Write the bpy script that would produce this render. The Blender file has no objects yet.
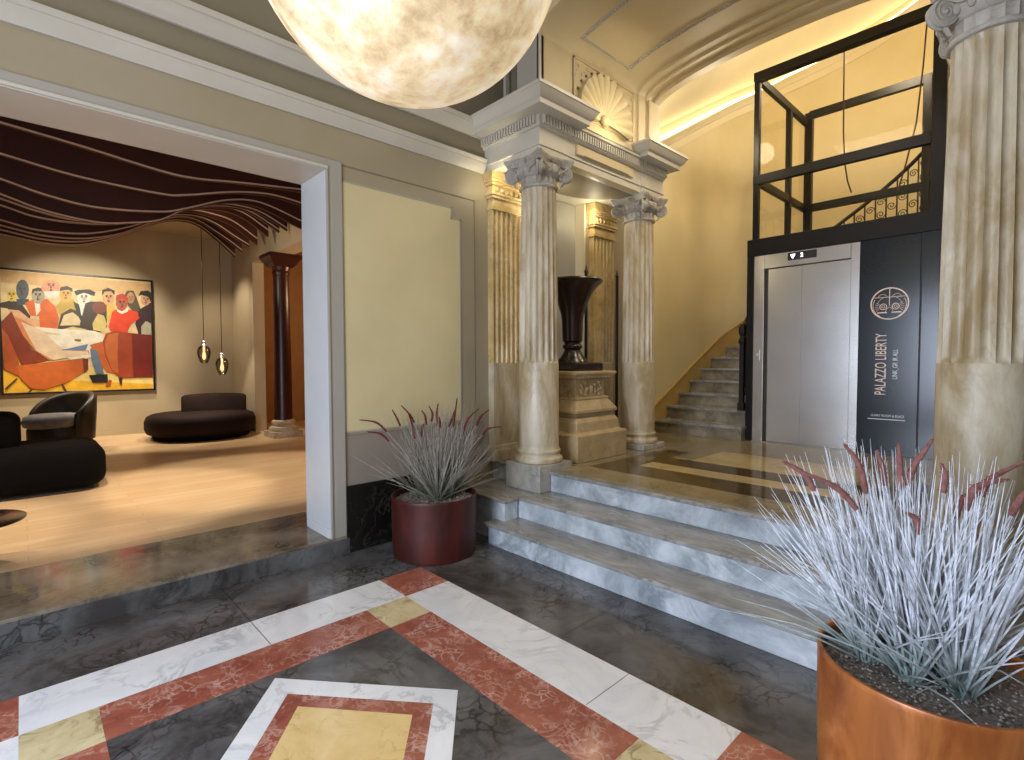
import bpy, math, random
from mathutils import Vector, Matrix, noise
PI = math.pi
sc = bpy.context.scene
COL = sc.collection
R = math.radians

# ------------------------------------------------------------------ colour / materials
def lin(h):
    if isinstance(h, str):
        c = [int(h[i:i+2], 16)/255 for i in (0, 2, 4)]
    else:
        c = h
    return tuple((x/12.92 if x <= .04045 else ((x+.055)/1.055)**2.4) for x in c) + (1,)
def new_mat(name):
    m = bpy.data.materials.new(name); m.use_nodes = True
    nt = m.node_tree
    for n in list(nt.nodes): nt.nodes.remove(n)
    out = nt.nodes.new('ShaderNodeOutputMaterial')
    b = nt.nodes.new('ShaderNodeBsdfPrincipled')
    nt.links.new(b.outputs[0], out.inputs[0])
    return m, nt, b, out
def coords(nt, scale=(1,1,1), rot=(0,0,0)):
    t = nt.nodes.new('ShaderNodeTexCoord'); g = nt.nodes.new('ShaderNodeNewGeometry')
    mp = nt.nodes.new('ShaderNodeMapping')
    mp.inputs['Scale'].default_value = scale; mp.inputs['Rotation'].default_value = rot
    nt.links.new(g.outputs['Position'], mp.inputs[0])
    return mp.outputs[0]
def nz(nt, vec, scale, detail=4, rough=.55, dist=0):
    n = nt.nodes.new('ShaderNodeTexNoise'); n.inputs['Scale'].default_value = scale
    n.inputs['Detail'].default_value = detail; n.inputs['Roughness'].default_value = rough
    n.inputs['Distortion'].default_value = dist
    nt.links.new(vec, n.inputs['Vector']); return n.outputs['Fac']
def ramp(nt, fac, stops):
    r = nt.nodes.new('ShaderNodeValToRGB'); e = r.color_ramp.elements
    while len(e) < len(stops): e.new(.5)
    for i, (p, c) in enumerate(stops):
        e[i].position = p; e[i].color = c if len(c) == 4 else c+(1,)
    nt.links.new(fac, r.inputs[0]); return r.outputs[0]
def mixc(nt, fac, a, b, mode='MIX'):
    m = nt.nodes.new('ShaderNodeMix'); m.data_type = 'RGBA'; m.blend_type = mode
    for s, v in ((0, fac), (6, a), (7, b)):
        if isinstance(v, (int, float)): m.inputs[s].default_value = v
        elif isinstance(v, tuple): m.inputs[s].default_value = v
        else: nt.links.new(v, m.inputs[s])
    return m.outputs[2]
def bump(nt, b, h, strength=.2, dist=.01):
    n = nt.nodes.new('ShaderNodeBump'); n.inputs['Strength'].default_value = strength
    n.inputs['Distance'].default_value = dist
    nt.links.new(h, n.inputs['Height']); nt.links.new(n.outputs[0], b.inputs['Normal'])
W0 = (0,0,0,1); W1 = (1,1,1,1)
def plain(name, c, rough=.5, metal=0, c2=None, scale=4, mottle=.5, bmp=0, spec=.5, coat=0):
    m, nt, b, o = new_mat(name)
    v = coords(nt)
    f = nz(nt, v, scale, 5)
    c2 = c2 or c
    col = mixc(nt, ramp(nt, f, [(.5-mottle/2, W0), (.5+mottle/2, W1)]), lin(c), lin(c2))
    nt.links.new(col, b.inputs['Base Color'])
    b.inputs['Roughness'].default_value = rough; b.inputs['Metallic'].default_value = metal
    b.inputs['Specular IOR Level'].default_value = spec
    b.inputs['Coat Weight'].default_value = coat
    if bmp: bump(nt, b, nz(nt, v, scale*12, 3), bmp, .01)
    return m
def marble(name, base, base2, vein, rough=.15, scale=2.0, vscale=3.0, vw=.03, vamt=.7, vein2=None, breccia=0, rot=(0,0,0), stretch=(1,1,1), spec=.5, bmp=0):
    m, nt, b, o = new_mat(name)
    v = coords(nt, stretch, rot)
    f = nz(nt, v, scale, 8, .62, .6)
    col = mixc(nt, ramp(nt, f, [(.36, W0), (.64, W1)]), lin(base), lin(base2))
    # ridged veins from noise folded round its middle
    vn = nz(nt, v, vscale, 6, .6, 1.2)
    s = nt.nodes.new('ShaderNodeMath'); s.operation = 'SUBTRACT'; s.inputs[1].default_value = .5; nt.links.new(vn, s.inputs[0])
    ab = nt.nodes.new('ShaderNodeMath'); ab.operation = 'ABSOLUTE'; nt.links.new(s.outputs[0], ab.inputs[0])
    vf = ramp(nt, ab.outputs[0], [(0, (vamt,)*3+(1,)), (vw, W0)])
    msk = ramp(nt, nz(nt, v, vscale*.6, 3), [(.42, W0), (.6, W1)])
    vfm = mixc(nt, 1.0, vf, msk, 'MULTIPLY')
    col = mixc(nt, vfm, col, lin(vein))
    if breccia:
        vo = nt.nodes.new('ShaderNodeTexVoronoi'); vo.feature = 'DISTANCE_TO_EDGE'; vo.inputs['Scale'].default_value = breccia
        ds = nt.nodes.new('ShaderNodeVectorMath'); ds.operation = 'ADD'
        n2 = nt.nodes.new('ShaderNodeTexNoise'); n2.inputs['Scale'].default_value = breccia*.5; n2.inputs['Detail'].default_value = 4
        nt.links.new(v, n2.inputs['Vector'])
        sc_ = nt.nodes.new('ShaderNodeVectorMath'); sc_.operation = 'SCALE'; sc_.inputs['Scale'].default_value = 1.6/breccia*2
        nt.links.new(n2.outputs['Color'], sc_.inputs[0])
        nt.links.new(v, ds.inputs[0]); nt.links.new(sc_.outputs[0], ds.inputs[1]); nt.links.new(ds.outputs[0], vo.inputs['Vector'])
        e = ramp(nt, vo.outputs['Distance'], [(0, (.75,)*3+(1,)), (.09, W0)])
        msk2 = ramp(nt, nz(nt, v, vscale*.8, 3), [(.5, W0), (.62, W1)])
        em = mixc(nt, 1.0, e, msk2, 'MULTIPLY')
        col = mixc(nt, em, col, lin(vein2 or vein))
    nt.links.new(col, b.inputs['Base Color'])
    rr = ramp(nt, nz(nt, v, 5, 4), [(.3, (rough*.7,)*3+(1,)), (.7, (rough*1.4,)*3+(1,))])
    nt.links.new(rr, b.inputs['Roughness'])
    b.inputs['Specular IOR Level'].default_value = spec
    if bmp: bump(nt, b, nz(nt, v, 40, 4), bmp, .01)
    return m
def emit(name, c, s):
    m, nt, b, o = new_mat(name)
    b.inputs['Base Color'].default_value = lin(c)
    b.inputs['Emission Color'].default_value = lin(c); b.inputs['Emission Strength'].default_value = s
    return m
def glass(name, tint='ffffff', refl=.5, rough=.0):
    m = bpy.data.materials.new(name); m.use_nodes = True; nt = m.node_tree
    for n in list(nt.nodes): nt.nodes.remove(n)
    out = nt.nodes.new('ShaderNodeOutputMaterial'); mx = nt.nodes.new('ShaderNodeMixShader')
    t = nt.nodes.new('ShaderNodeBsdfTransparent'); g = nt.nodes.new('ShaderNodeBsdfGlossy')
    fr = nt.nodes.new('ShaderNodeFresnel'); fr.inputs[0].default_value = 1.45
    mu = nt.nodes.new('ShaderNodeMath'); mu.operation = 'MULTIPLY'; mu.inputs[1].default_value = refl
    nt.links.new(fr.outputs[0], mu.inputs[0]); nt.links.new(mu.outputs[0], mx.inputs[0])
    t.inputs[0].default_value = lin(tint); g.inputs[1].default_value = rough
    nt.links.new(t.outputs[0], mx.inputs[1]); nt.links.new(g.outputs[0], mx.inputs[2])
    nt.links.new(mx.outputs[0], out.inputs[0]); return m

M = {}
M['grey_wall'] = plain('grey_wall_paint', 'a5a196', .5, c2='9b968a', scale=1.3)
M['band_wall'] = plain('taupe_wall_paint', 'a2977f', .5, c2='978b70', scale=1.3)
M['attic_wall'] = plain('taupe_attic_paint', '857c66', .6, c2='7b725c', scale=1.3)
M['white_trim'] = plain('white_trim_paint', 'c6c0b2', .4, c2='bcb6a6', scale=2)
M['panel'] = plain('straw_panel_paint', 'd3c79c', .5, c2='c3b588', scale=2.0, mottle=.6)
M['dado'] = plain('mauve_dado_paint', '93897c', .5, c2='857b6e', scale=2)
M['jamb'] = plain('pale_jamb_paint', 'cdd0d0', .35, c2='c6c9c9')
M['yellow'] = plain('ochre_plaster', 'd8caa4', .7, c2='c9b788', scale=1.1, mottle=.5, bmp=.03)
M['cream'] = plain('cream_plaster', 'dccfae', .6, c2='d5c6a2', scale=1.2)
M['stucco'] = plain('cream_stucco', 'd2c29c', .55, c2='c8b68e', scale=3)
M['skirt'] = plain('ochre_skirting', 'b89a5c', .4, c2='aa8a4c', scale=3)
M['stone'] = marble('grey_column_stone', 'cbc0a8', 'a08c66', '86765a', .42, 7, 6, .05, .3, stretch=(1,1,.3), bmp=.15)
M['capstone'] = marble('weathered_capital_stone', 'b4aea2', '9d968a', '6b655c', .6, 7, 9, .05, .6, bmp=.2)
M['gold_stone'] = marble('honey_pilaster_stone', 'cdb684', 'b59a62', '7c6234', .4, 5, 8, .04, .5)
M['plinthstone'] = marble('grey_plinth_marble', 'b5b1a5', '98958c', '6b6a66', .35, 4, 5, .06, .6)
M['ped'] = marble('tan_pedestal_stone', 'b5a07a', 'a28c64', '7c6844', .45, 5, 7, .03, .5, bmp=.1)
M['dark'] = marble('dark_grey_marble', '6b6a6a', '3d3a38', '24201d', .11, 1.7, 3.4, .06, .7, vein2='1c1815', breccia=11)
M['darkbase'] = marble('black_marble', '1f1d1a', '151311', '4d4840', .18, 3, 4, .02, .4)
M['white'] = marble('white_marble', 'e2e2e2', 'cdcfd2', '94969a', .15, 2.6, 2.6, .03, .55)
M['red'] = marble('red_marble', 'a0604c', '86483a', 'c9a294', .15, 5, 9, .05, .6, vein2='caa79a', breccia=19)
M['ylw'] = marble('yellow_marble', 'dfc48c', 'cfb070', '8c6a3a', .15, 4, 5, .03, .6)
M['ygrey'] = marble('cream_brown_marble', 'd0c29a', 'b9a77c', '6d5a34', .15, 5, 7, .05, .7)
M['step'] = marble('pale_grey_marble', 'cfd5d8', '8f979c', '697177', .2, 3.0, 4, .1, .6, rot=(0,.6,.9), stretch=(1,2.6,1))
M['tread'] = marble('warm_grey_marble', 'a3a29e', '7a7771', '5c5852', .16, 2.6, 5, .06, .6, rot=(0,0,.9), stretch=(1,2.5,1))
M['ufloor'] = marble('beige_floor_marble', '93866a', '7d7054', '5c4f36', .12, 3, 5, .05, .5)
M['ubrown'] = marble('brown_floor_marble', '54442a', '453722', '33281a', .1, 3, 5, .05, .5)
M['ulight'] = marble('cream_floor_inlay', 'b8a67c', 'a9966a', '80704a', .1, 3, 5, .05, .4)
M['stair'] = marble('old_stair_marble', '9a907a', '766c58', '4d4538', .4, 4, 6, .06, .6)
M['thresh'] = marble('brown_grey_threshold_marble', '8a8070', '5f574a', '3c362e', .1, 3, 5, .05, .6)
M['steel'] = plain('brushed_steel', 'd2d1ce', .27, 1, c2='c4c3c0', scale=3)
M['darksteel'] = plain('shadow_gap_steel', '4a463f', .4, 1)
M['black'] = plain('black_lacquered_steel', '0f0c09', .4, 0, c2='130f0b', spec=.25)
M['sign'] = plain('blue_black_glass_panel', '121a21', .2, 0, c2='1a2630', scale=1.5)
M['seam'] = plain('black_seam', '06070a', .5)
M['letter'] = plain('pale_copper_lettering', 'e8d2c0', .3, .0)
M['letterw'] = plain('silver_lettering', 'dfe6ee', .3, .0)
M['led'] = emit('display_white', 'ffffff', 3)
M['cove'] = emit('warm_led_strip', 'ffedc0', 5)
M['glass'] = glass('clear_glass', 'fdfbf6', .13)
M['smoke'] = glass('smoky_glass', 'd8ccb8', 2.2)
M['urn'] = plain('oxblood_urn_glaze', '1e0e0b', .25, 0, c2='2a120e', scale=5)
M['copper'] = None
M['iron'] = plain('dark_wrought_iron', '1a1611', .45, .3)
M['lit_edge'] = plain('lit_rib_edge', 'dcb89e', .45)  # floor bounce on the rib edges painted in as a paler colour
M['rib'] = plain('dark_brown_rib_board', '4e2616', .5, c2='3e1c12', scale=2)
M['lwall'] = plain('warm_lounge_plaster', 'bfae8e', .7, c2='b5a383', scale=1.5)
M['lback'] = plain('orange_brown_wall', 'a8763e', .6, c2='9a6834')
M['darkred'] = plain('dark_red_column_stone', '431710', .35, c2='32100b', scale=8)
M['palestone'] = marble('pale_chipped_stone', 'cfc0a4', 'b09c7a', '8a7450', .5, 8, 9, .05, .5, bmp=.3)
M['sofa'] = plain('black_sofa_fabric', '0a0706', .9, c2='0d0908', scale=6, spec=.15)
M['brown'] = plain('chocolate_sofa_fabric', '1e100a', .8, c2='27150e', scale=10, bmp=.05, spec=.2)
M['leather'] = plain('dark_olive_leather', '2a2418', .4, c2='352c1d', scale=7)
M['cushion'] = plain('grey_suede_cushion', '918f8c', .7, c2='73706c', scale=9, bmp=.05)
M['table'] = plain('dark_table_top', '2b211c', .2)
M['frame'] = plain('black_picture_frame', '15110e', .4)
M['gravel'] = plain('grey_gravel', '8a8078', .9, c2='bdb4aa', scale=60, mottle=.3)
M['soil'] = plain('dark_grit', '6a625b', .95, c2='988e84', scale=70, mottle=.3, bmp=.6)
def wood_floor():
    m, nt, b, o = new_mat('oiled_oak_planks')
    v = coords(nt)
    br = nt.nodes.new('ShaderNodeTexBrick'); br.offset = .37
    br.inputs['Scale'].default_value = 1; br.inputs['Brick Width'].default_value = 1.9; br.inputs['Row Height'].default_value = .14
    br.inputs['Mortar Size'].default_value = .0015; br.inputs['Color1'].default_value = lin('dcbf98'); br.inputs['Color2'].default_value = lin('d0ae82'); br.inputs['Mortar'].default_value = lin('a88458')
    mp = nt.nodes.new('ShaderNodeMapping'); mp.inputs['Rotation'].default_value = (0,0,PI/2); nt.links.new(v, mp.inputs[0])
    nt.links.new(mp.outputs[0], br.inputs['Vector'])
    g = coords(nt, (14,1.2,1))
    col = mixc(nt, ramp(nt, nz(nt, g, 2.2, 6), [(.35, W0), (.7, W1)]), br.outputs['Color'], lin('c09a6c'), 'MIX')
    col = mixc(nt, .6, br.outputs['Color'], col)
    nt.links.new(col, b.inputs['Base Color']); b.inputs['Roughness'].default_value = .3
    return m
M['oak'] = wood_floor()
def copper(name, ca, cb, cc, met=.3, ro=.36):
    m, nt, b, o = new_mat(name)
    v = coords(nt, (1,1,.35))
    f = nz(nt, v, 5, 6, .6, 1.5)
    col = ramp(nt, f, [(.3, lin(ca)), (.52, lin(cb)), (.72, lin(cc))])
    nt.links.new(col, b.inputs['Base Color']); b.inputs['Metallic'].default_value = met; b.inputs['Roughness'].default_value = ro
    return m
M['copper'] = copper('copper_pot_lit', '84441a', 'b06a34', 'd0925a', .15, .36)  # right pot: same copper, stronger light painted in as a brighter colour
M['copper_shaded'] = copper('copper_pot_shaded', '2c0a05', '40120a', '541b0e', .0, .5)  # left pot: same copper, shade of the corner painted into the colour
def moon():
    m, nt, b, o = new_mat('alabaster_shade')
    v = coords(nt)
    f = nz(nt, v, 5.0, 10, .68, .3); f2 = nz(nt, v, 13, 8, .65, .2)
    c = ramp(nt, f, [(.34, lin('b09a78')), (.48, lin('dcc8a0')), (.62, lin('eee4d0'))])
    c = mixc(nt, ramp(nt, f2, [(.35, (.45,)*3+(1,)), (.62, W0)]), c, lin('a88658'))
    nt.links.new(c, b.inputs['Base Color']); nt.links.new(c, b.inputs['Emission Color'])
    b.inputs['Emission Strength'].default_value = .62; b.inputs['Roughness'].default_value = .5
    return m
M['moon'] = moon()
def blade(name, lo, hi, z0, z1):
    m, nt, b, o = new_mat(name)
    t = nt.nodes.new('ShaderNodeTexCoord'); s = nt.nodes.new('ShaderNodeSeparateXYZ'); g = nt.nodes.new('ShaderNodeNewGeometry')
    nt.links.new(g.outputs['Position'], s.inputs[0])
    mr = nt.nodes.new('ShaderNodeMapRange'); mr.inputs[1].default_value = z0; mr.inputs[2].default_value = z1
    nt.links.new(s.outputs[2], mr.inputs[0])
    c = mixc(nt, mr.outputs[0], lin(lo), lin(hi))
    c = mixc(nt, ramp(nt, nz(nt, g.outputs['Position'], 34, 2), [(.42, W0), (.6, (.55,)*3+(1,))]), c, lin(lo))  # noise dulls patches: shadow gaps between blades painted into the colour
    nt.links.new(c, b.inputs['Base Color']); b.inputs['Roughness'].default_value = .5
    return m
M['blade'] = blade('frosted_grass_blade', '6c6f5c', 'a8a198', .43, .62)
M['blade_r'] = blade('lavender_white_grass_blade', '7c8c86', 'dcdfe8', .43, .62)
M['plume'] = plain('dusty_red_plume', '571c1c', .85, c2='6e2a28', scale=60, bmp=.5)
M['plume_r'] = plain('faded_rose_plume', '7e4a46', .85, c2='a4746c', scale=60, bmp=.5)

# ------------------------------------------------------------------ mesh builder
class MB:
    def __init__(s): s.v=[]; s.f=[]; s.m=[]; s.mi=0
    def add(s, vs, fs, mi=None):
        o=len(s.v); s.v += [tuple(v) for v in vs]
        for f in fs: s.f.append([o+i for i in f]); s.m.append(s.mi if mi is None else mi)
        return s
    def box(s, x0,y0,z0,x1,y1,z1, mi=None):
        if x0>x1: x0,x1=x1,x0
        if y0>y1: y0,y1=y1,y0
        if z0>z1: z0,z1=z1,z0
        v=[(x0,y0,z0),(x1,y0,z0),(x1,y1,z0),(x0,y1,z0),(x0,y0,z1),(x1,y0,z1),(x1,y1,z1),(x0,y1,z1)]
        return s.add(v,[(0,3,2,1),(4,5,6,7),(0,1,5,4),(1,2,6,5),(2,3,7,6),(3,0,4,7)],mi)
    def prism(s, pts, axis, a, b, mi=None):
        """pts: 2-D outline in the other two axes (in x,y,z order), extruded along axis from a to b"""
        n=len(pts)
        def mk(p,t):
            return (t,p[0],p[1]) if axis==0 else (p[0],t,p[1]) if axis==1 else (p[0],p[1],t)
        v=[mk(p,a) for p in pts]+[mk(p,b) for p in pts]
        fs=[list(range(n)),[n+i for i in reversed(range(n))]]+[[i,(i+1)%n,n+(i+1)%n,n+i][::-1] for i in range(n)]
        return s.add(v,fs,mi)
    def loft(s, rings, closed=True, cap0=True, cap1=True, mi=None):
        n=len(rings[0]); vs=[p for r in rings for p in r]; fs=[]
        for k in range(len(rings)-1):
            for i in range(n if closed else n-1):
                j=(i+1)%n
                fs.append((k*n+i,k*n+j,(k+1)*n+j,(k+1)*n+i))
        if cap0: fs.append(list(range(n))[::-1])
        if cap1: fs.append([(len(rings)-1)*n+i for i in range(n)])
        return s.add(vs,fs,mi)
    def lathe(s, prof, c=(0,0), seg=32, mi=None, cap0=True, cap1=True, rf=None, sx=1, sy=1):
        rings=[]
        for r,z in prof:
            rings.append([(c[0]+sx*r*(rf(2*PI*i/seg) if rf else 1)*math.cos(2*PI*i/seg), c[1]+sy*r*(rf(2*PI*i/seg) if rf else 1)*math.sin(2*PI*i/seg), z) for i in range(seg)])
        return s.loft(rings,True,cap0,cap1,mi)
    def sqlathe(s, prof, c=(0,0), mi=None, ky=1.0):
        return s.loft([[(c[0]-h,c[1]-h*ky,z),(c[0]+h,c[1]-h*ky,z),(c[0]+h,c[1]+h*ky,z),(c[0]-h,c[1]+h*ky,z)] for h,z in prof],True,True,True,mi)
    def tube(s, pts, r, seg=8, mi=None, caps=True):
        pts=[Vector(p) for p in pts]; n=len(pts)
        rs=r if isinstance(r,(list,tuple)) else [r]*n
        t0=(pts[1]-pts[0]).normalized()
        up=Vector((0,0,1)) if abs(t0.z)<.9 else Vector((1,0,0))
        u=t0.cross(up).normalized(); rings=[]
        for i,p in enumerate(pts):
            t=(pts[min(i+1,n-1)]-pts[max(i-1,0)]).normalized()
            u=(u-t*u.dot(t)); u = u.normalized() if u.length>1e-6 else t.orthogonal().normalized()
            w=t.cross(u)
            rings.append([tuple(p+(u*math.cos(2*PI*k/seg)+w*math.sin(2*PI*k/seg))*rs[i]) for k in range(seg)])
        return s.loft(rings,True,caps,caps,mi)
    def ball(s, c, r, seg=16, rings=10, mi=None):
        rx,ry,rz = r if isinstance(r,(tuple,list)) else (r,r,r)
        rr=[]
        for k in range(rings+1):
            a=-PI/2+PI*k/rings; q=max(math.cos(a),.02)
            rr.append([(c[0]+rx*q*math.cos(2*PI*i/seg), c[1]+ry*q*math.sin(2*PI*i/seg), c[2]+rz*math.sin(a)) for i in range(seg)])
        return s.loft(rr,True,True,True,mi)
    def sweep(s, prof, path, closed_prof=True, closed=False, mi=None):
        """prof: list of (offset outward to the right of travel, z); path: list of (x,y), mitred"""
        n=len(path); P=[Vector((p[0],p[1])) for p in path]; rings=[]
        for i in range(n):
            if closed: a,b=P[i-1],P[(i+1)%n]
            else: a,b=P[max(i-1,0)],P[min(i+1,n-1)]
            d1=(P[i]-a) if (i>0 or closed) else (b-P[i]); d2=(b-P[i]) if (i<n-1 or closed) else (P[i]-a)
            d1.normalize(); d2.normalize()
            n1=Vector((d1.y,-d1.x)); n2=Vector((d2.y,-d2.x)); m=(n1+n2)
            m=m/ max(m.length_squared,1e-6)*2
            rings.append([(P[i].x+m.x*o, P[i].y+m.y*o, z) for o,z in prof])
        if closed: rings.append(rings[0])
        return s.loft(rings,closed_prof,closed_prof and not closed,closed_prof and not closed,mi)
    def wall(s, path, t, z0, z1, mi=None):
        """vertical wall of thickness t standing to the LEFT of travel (its face on the path)"""
        return s.sweep([(0,z0),(-t,z0),(-t,z1),(0,z1)],path,True,False,mi)
    def build(s, name, mats, parent=None, smooth=None, bevel=0, world=True, org=None):
        me=bpy.data.meshes.new(name)
        if not isinstance(mats,(list,tuple)): mats=[mats]
        off=Vector((0,0,0))
        if parent is not None:
            if world:
                p=parent
                while p: off += Vector(p.location); p=p.parent
        elif org is not None: off=Vector(org)
        elif world:
            xs=[v[0] for v in s.v]; ys=[v[1] for v in s.v]; zs=[v[2] for v in s.v]
            off=Vector(((min(xs)+max(xs))/2,(min(ys)+max(ys))/2,min(zs)))
        me.from_pydata([(v[0]-off.x,v[1]-off.y,v[2]-off.z) for v in s.v],[],s.f)
        for m in mats: me.materials.append(m)
        me.polygons.foreach_set('material_index', s.m)
        import bmesh
        bm=bmesh.new(); bm.from_mesh(me); bmesh.ops.recalc_face_normals(bm, faces=bm.faces); bm.to_mesh(me); bm.free()
        me.update()
        if smooth:
            me.polygons.foreach_set('use_smooth',[True]*len(me.polygons)); me.set_sharp_from_angle(angle=R(smooth))
        o=bpy.data.objects.new(name,me); COL.objects.link(o)
        if parent is None: o.location=off
        else: o.parent=parent
        if bevel:
            b=o.modifiers.new('bevel','BEVEL'); b.width=bevel; b.segments=2; b.limit_method='ANGLE'; b.angle_limit=R(40)
        return o
def tag(o,label=None,cat=None,group=None,kind=None):
    if label: o['label']=label
    if cat: o['category']=cat
    if group: o['group']=group
    if kind: o['kind']=kind
    return o
def thing(name,label,cat,loc=(0,0,0),group=None):
    o=bpy.data.objects.new(name,None); COL.objects.link(o); o.location=loc; o.empty_display_size=.1
    return tag(o,label,cat,group)
def struct(mb,name,mats,**k):
    o=mb.build(name,mats,**k); o['kind']='structure'; return o
def text_mesh(name,txt,size,mat,parent,frame,extrude=.002,align='CENTER',spacing=1.0,xscale=1.0):
    cu=bpy.data.curves.new(name,'FONT'); cu.body=txt; cu.size=size; cu.extrude=extrude; cu.align_x=align; cu.align_y='CENTER'; cu.space_character=spacing
    tmp=bpy.data.objects.new('tmp',cu); COL.objects.link(tmp)
    dg=bpy.context.evaluated_depsgraph_get()
    me=bpy.data.meshes.new_from_object(tmp.evaluated_get(dg))
    bpy.data.objects.remove(tmp); bpy.data.curves.remove(cu)
    me.transform(Matrix.Diagonal((xscale,1,1,1))); me.transform(frame)
    off=Vector((0,0,0)); p=parent
    while p: off+=Vector(p.location); p=p.parent
    me.transform(Matrix.Translation(-off))
    me.materials.clear(); me.materials.append(mat)
    o=bpy.data.objects.new(name,me); COL.objects.link(o); o.parent=parent; return o

# ------------------------------------------------------------------ camera
CAMZ=1.40
yaw,pitch,roll=R(46.668),R(2.0925),R(-.142)
fw=Vector((-math.sin(yaw)*math.cos(pitch),math.cos(yaw)*math.cos(pitch),-math.sin(pitch)))
rt=Vector((math.cos(yaw),math.sin(yaw),0)); up=rt.cross(fw)
c_,s_=math.cos(roll),math.sin(roll); rt,up=rt*c_+up*s_, -rt*s_+up*c_
cd=bpy.data.cameras.new('camera'); cam=bpy.data.objects.new('camera',cd); COL.objects.link(cam)
cam.matrix_world=Matrix(((rt.x,up.x,-fw.x,0),(rt.y,up.y,-fw.y,0),(rt.z,up.z,-fw.z,CAMZ),(0,0,0,1)))
cd.sensor_width=36; cd.lens=519.78/1024*36; cd.clip_start=.02; sc.camera=cam
sc.view_settings.view_transform='Standard'; sc.view_settings.look='None'; sc.view_settings.gamma=1
sc.view_settings.exposure=0.2
try: sc.view_settings.use_curve_mapping=False
except Exception: pass
M['bulb']=emit('lit_filament','ffe6b8',1.6)
# ================================================================== SETTING
MX=-1.65                       # the hall's axis; the right side mirrors the left
def mx(x): return 2*MX-x
XW=-3.568
# ---- foyer floor, inlaid pattern in one mesh
def foyer_floor():
    mats=[M['dark'],M['white'],M['red'],M['ygrey'],M['ylw'],M['seam']]
    b=MB()
    xs=[-3.6,-2.97,-2.655,-2.395,-1.045,-.80,-.48,.30]
    ys=[-3.2,-1.9,-1.62,-.36,-.045,.19,1.375,1.63,1.94,2.90]
    def cell(i,j):
        # i column, j row
        inx=lambda a,c: a<=i<c
        if j==7:   # outer white band at the top
            return 2 if i in(1,5) else 1 if 2<=i<=4 else 0
        if j==3: return 2 if i in(1,5) else 1 if 2<=i<=4 else 0
        if j in(4,5,6):
            if i in(1,5): return 1
            if i in(0,6): return 0
            if j in(4,6): return 3 if i in(2,4) else 2
            return 2 if i in(2,4) else 0
        if j==2: return 1 if i in (1,5) else 2 if i in (2,3,4) else 0
        if j==0 or j==1: return 1 if i in (1,5) else 2 if i in (2,4) and j==0 else 0
        return 0
    vid={}
    for i in range(len(xs)-1):
        for j in range(len(ys)-1):
            if i==3 and j==5: continue
            x0,x1,y0,y1=xs[i],xs[i+1],ys[j],ys[j+1]
            b.add([(x0,y0,0),(x1,y0,0),(x1,y1,0),(x0,y1,0)],[(0,1,2,3)],cell(i,j))
    # diamond panel in the middle field
    cx,cy=-1.735,.78
    def dia(a,c): return [(cx-a,cy,0),(cx,cy-c,0),(cx+a,cy,0),(cx,cy+c,0)]
    D=[dia(.625,.535),dia(.475,.41),dia(.365,.31)]
    sq=[(xs[3],ys[5],0),(xs[4],ys[5],0),(xs[4],ys[6],0),(xs[3],ys[6],0)]
    # dark field between the square and the diamond
    v=sq+D[0]; b.add(v,[(0,1,5),(1,2,6),(2,3,7),(3,0,4),(0,5,4),(1,6,5),(2,7,6),(3,4,7)],0)
    for k,mi in((0,1),(1,2)):
        v=D[k]+D[k+1]; b.add(v,[(i,(i+1)%4,4+(i+1)%4,4+i) for i in range(4)],mi)
    b.add(D[2],[(0,1,2,3)],4)
    for (xa,ya,xb,yb) in ((-3.545,.86,-2.66,.863),(-3.545,-.9,-2.66,-.897),(-1.72,1.945,-1.717,2.56),(-1.30,1.635,-1.297,1.94)):
        b.add([(xa,ya,.0006),(xb,ya,.0006),(xb,yb,.0006),(xa,yb,.0006)],[(0,1,2,3)],5)
    # slab underside
    b.add([(-3.6,-3.2,-.1),(.3,-3.2,-.1),(.3,2.9,-.1),(-3.6,2.9,-.1)],[(3,2,1,0)],0)
    return b,mats
b,mats=foyer_floor(); fl=struct(b,'floor',mats,org=(0,0,0))
# fix normals facing up
for p in fl.data.polygons:
    pass
# ---- upper floor with its inlay
b=MB(); Z=.5
def rect(b,x0,y0,x1,y1,z,mi): b.add([(x0,y0,z),(x1,y0,z),(x1,y1,z),(x0,y1,z)],[(0,1,2,3)],mi)
def frame_rects(b,xs,ys,grid,z):
    for j in range(len(ys)-1):
        for i in range(len(xs)-1): rect(b,xs[i],ys[j],xs[i+1],ys[j+1],z,grid[j][i])
xs=[-3.75,-2.76,-2.48,-2.28,-1.02,-.82,-.54,.45]
ys=[3.20,3.50,3.84,4.06,4.36,4.72,5.02,5.30,5.62,9.6]
grid=[[0,0,0,0,0,0,0],[0,1,1,1,1,1,0],[0,1,2,2,2,1,0],[0,1,1,1,1,1,0],[0,1,0,2,0,1,0],[0,0,0,2,0,0,0],[0,0,0,0,0,0,0],[0,0,0,0,0,0,0],[0]*7]
frame_rects(b,xs,ys,grid,Z)
b.box(-3.75,3.20,Z-.12,.45,9.6,Z-.002,0)
struct(b,'floor_upper',[M['ufloor'],M['ubrown'],M['ulight']],org=(0,0,0))['label']='raised landing floor with brown and cream marble inlay'

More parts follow.
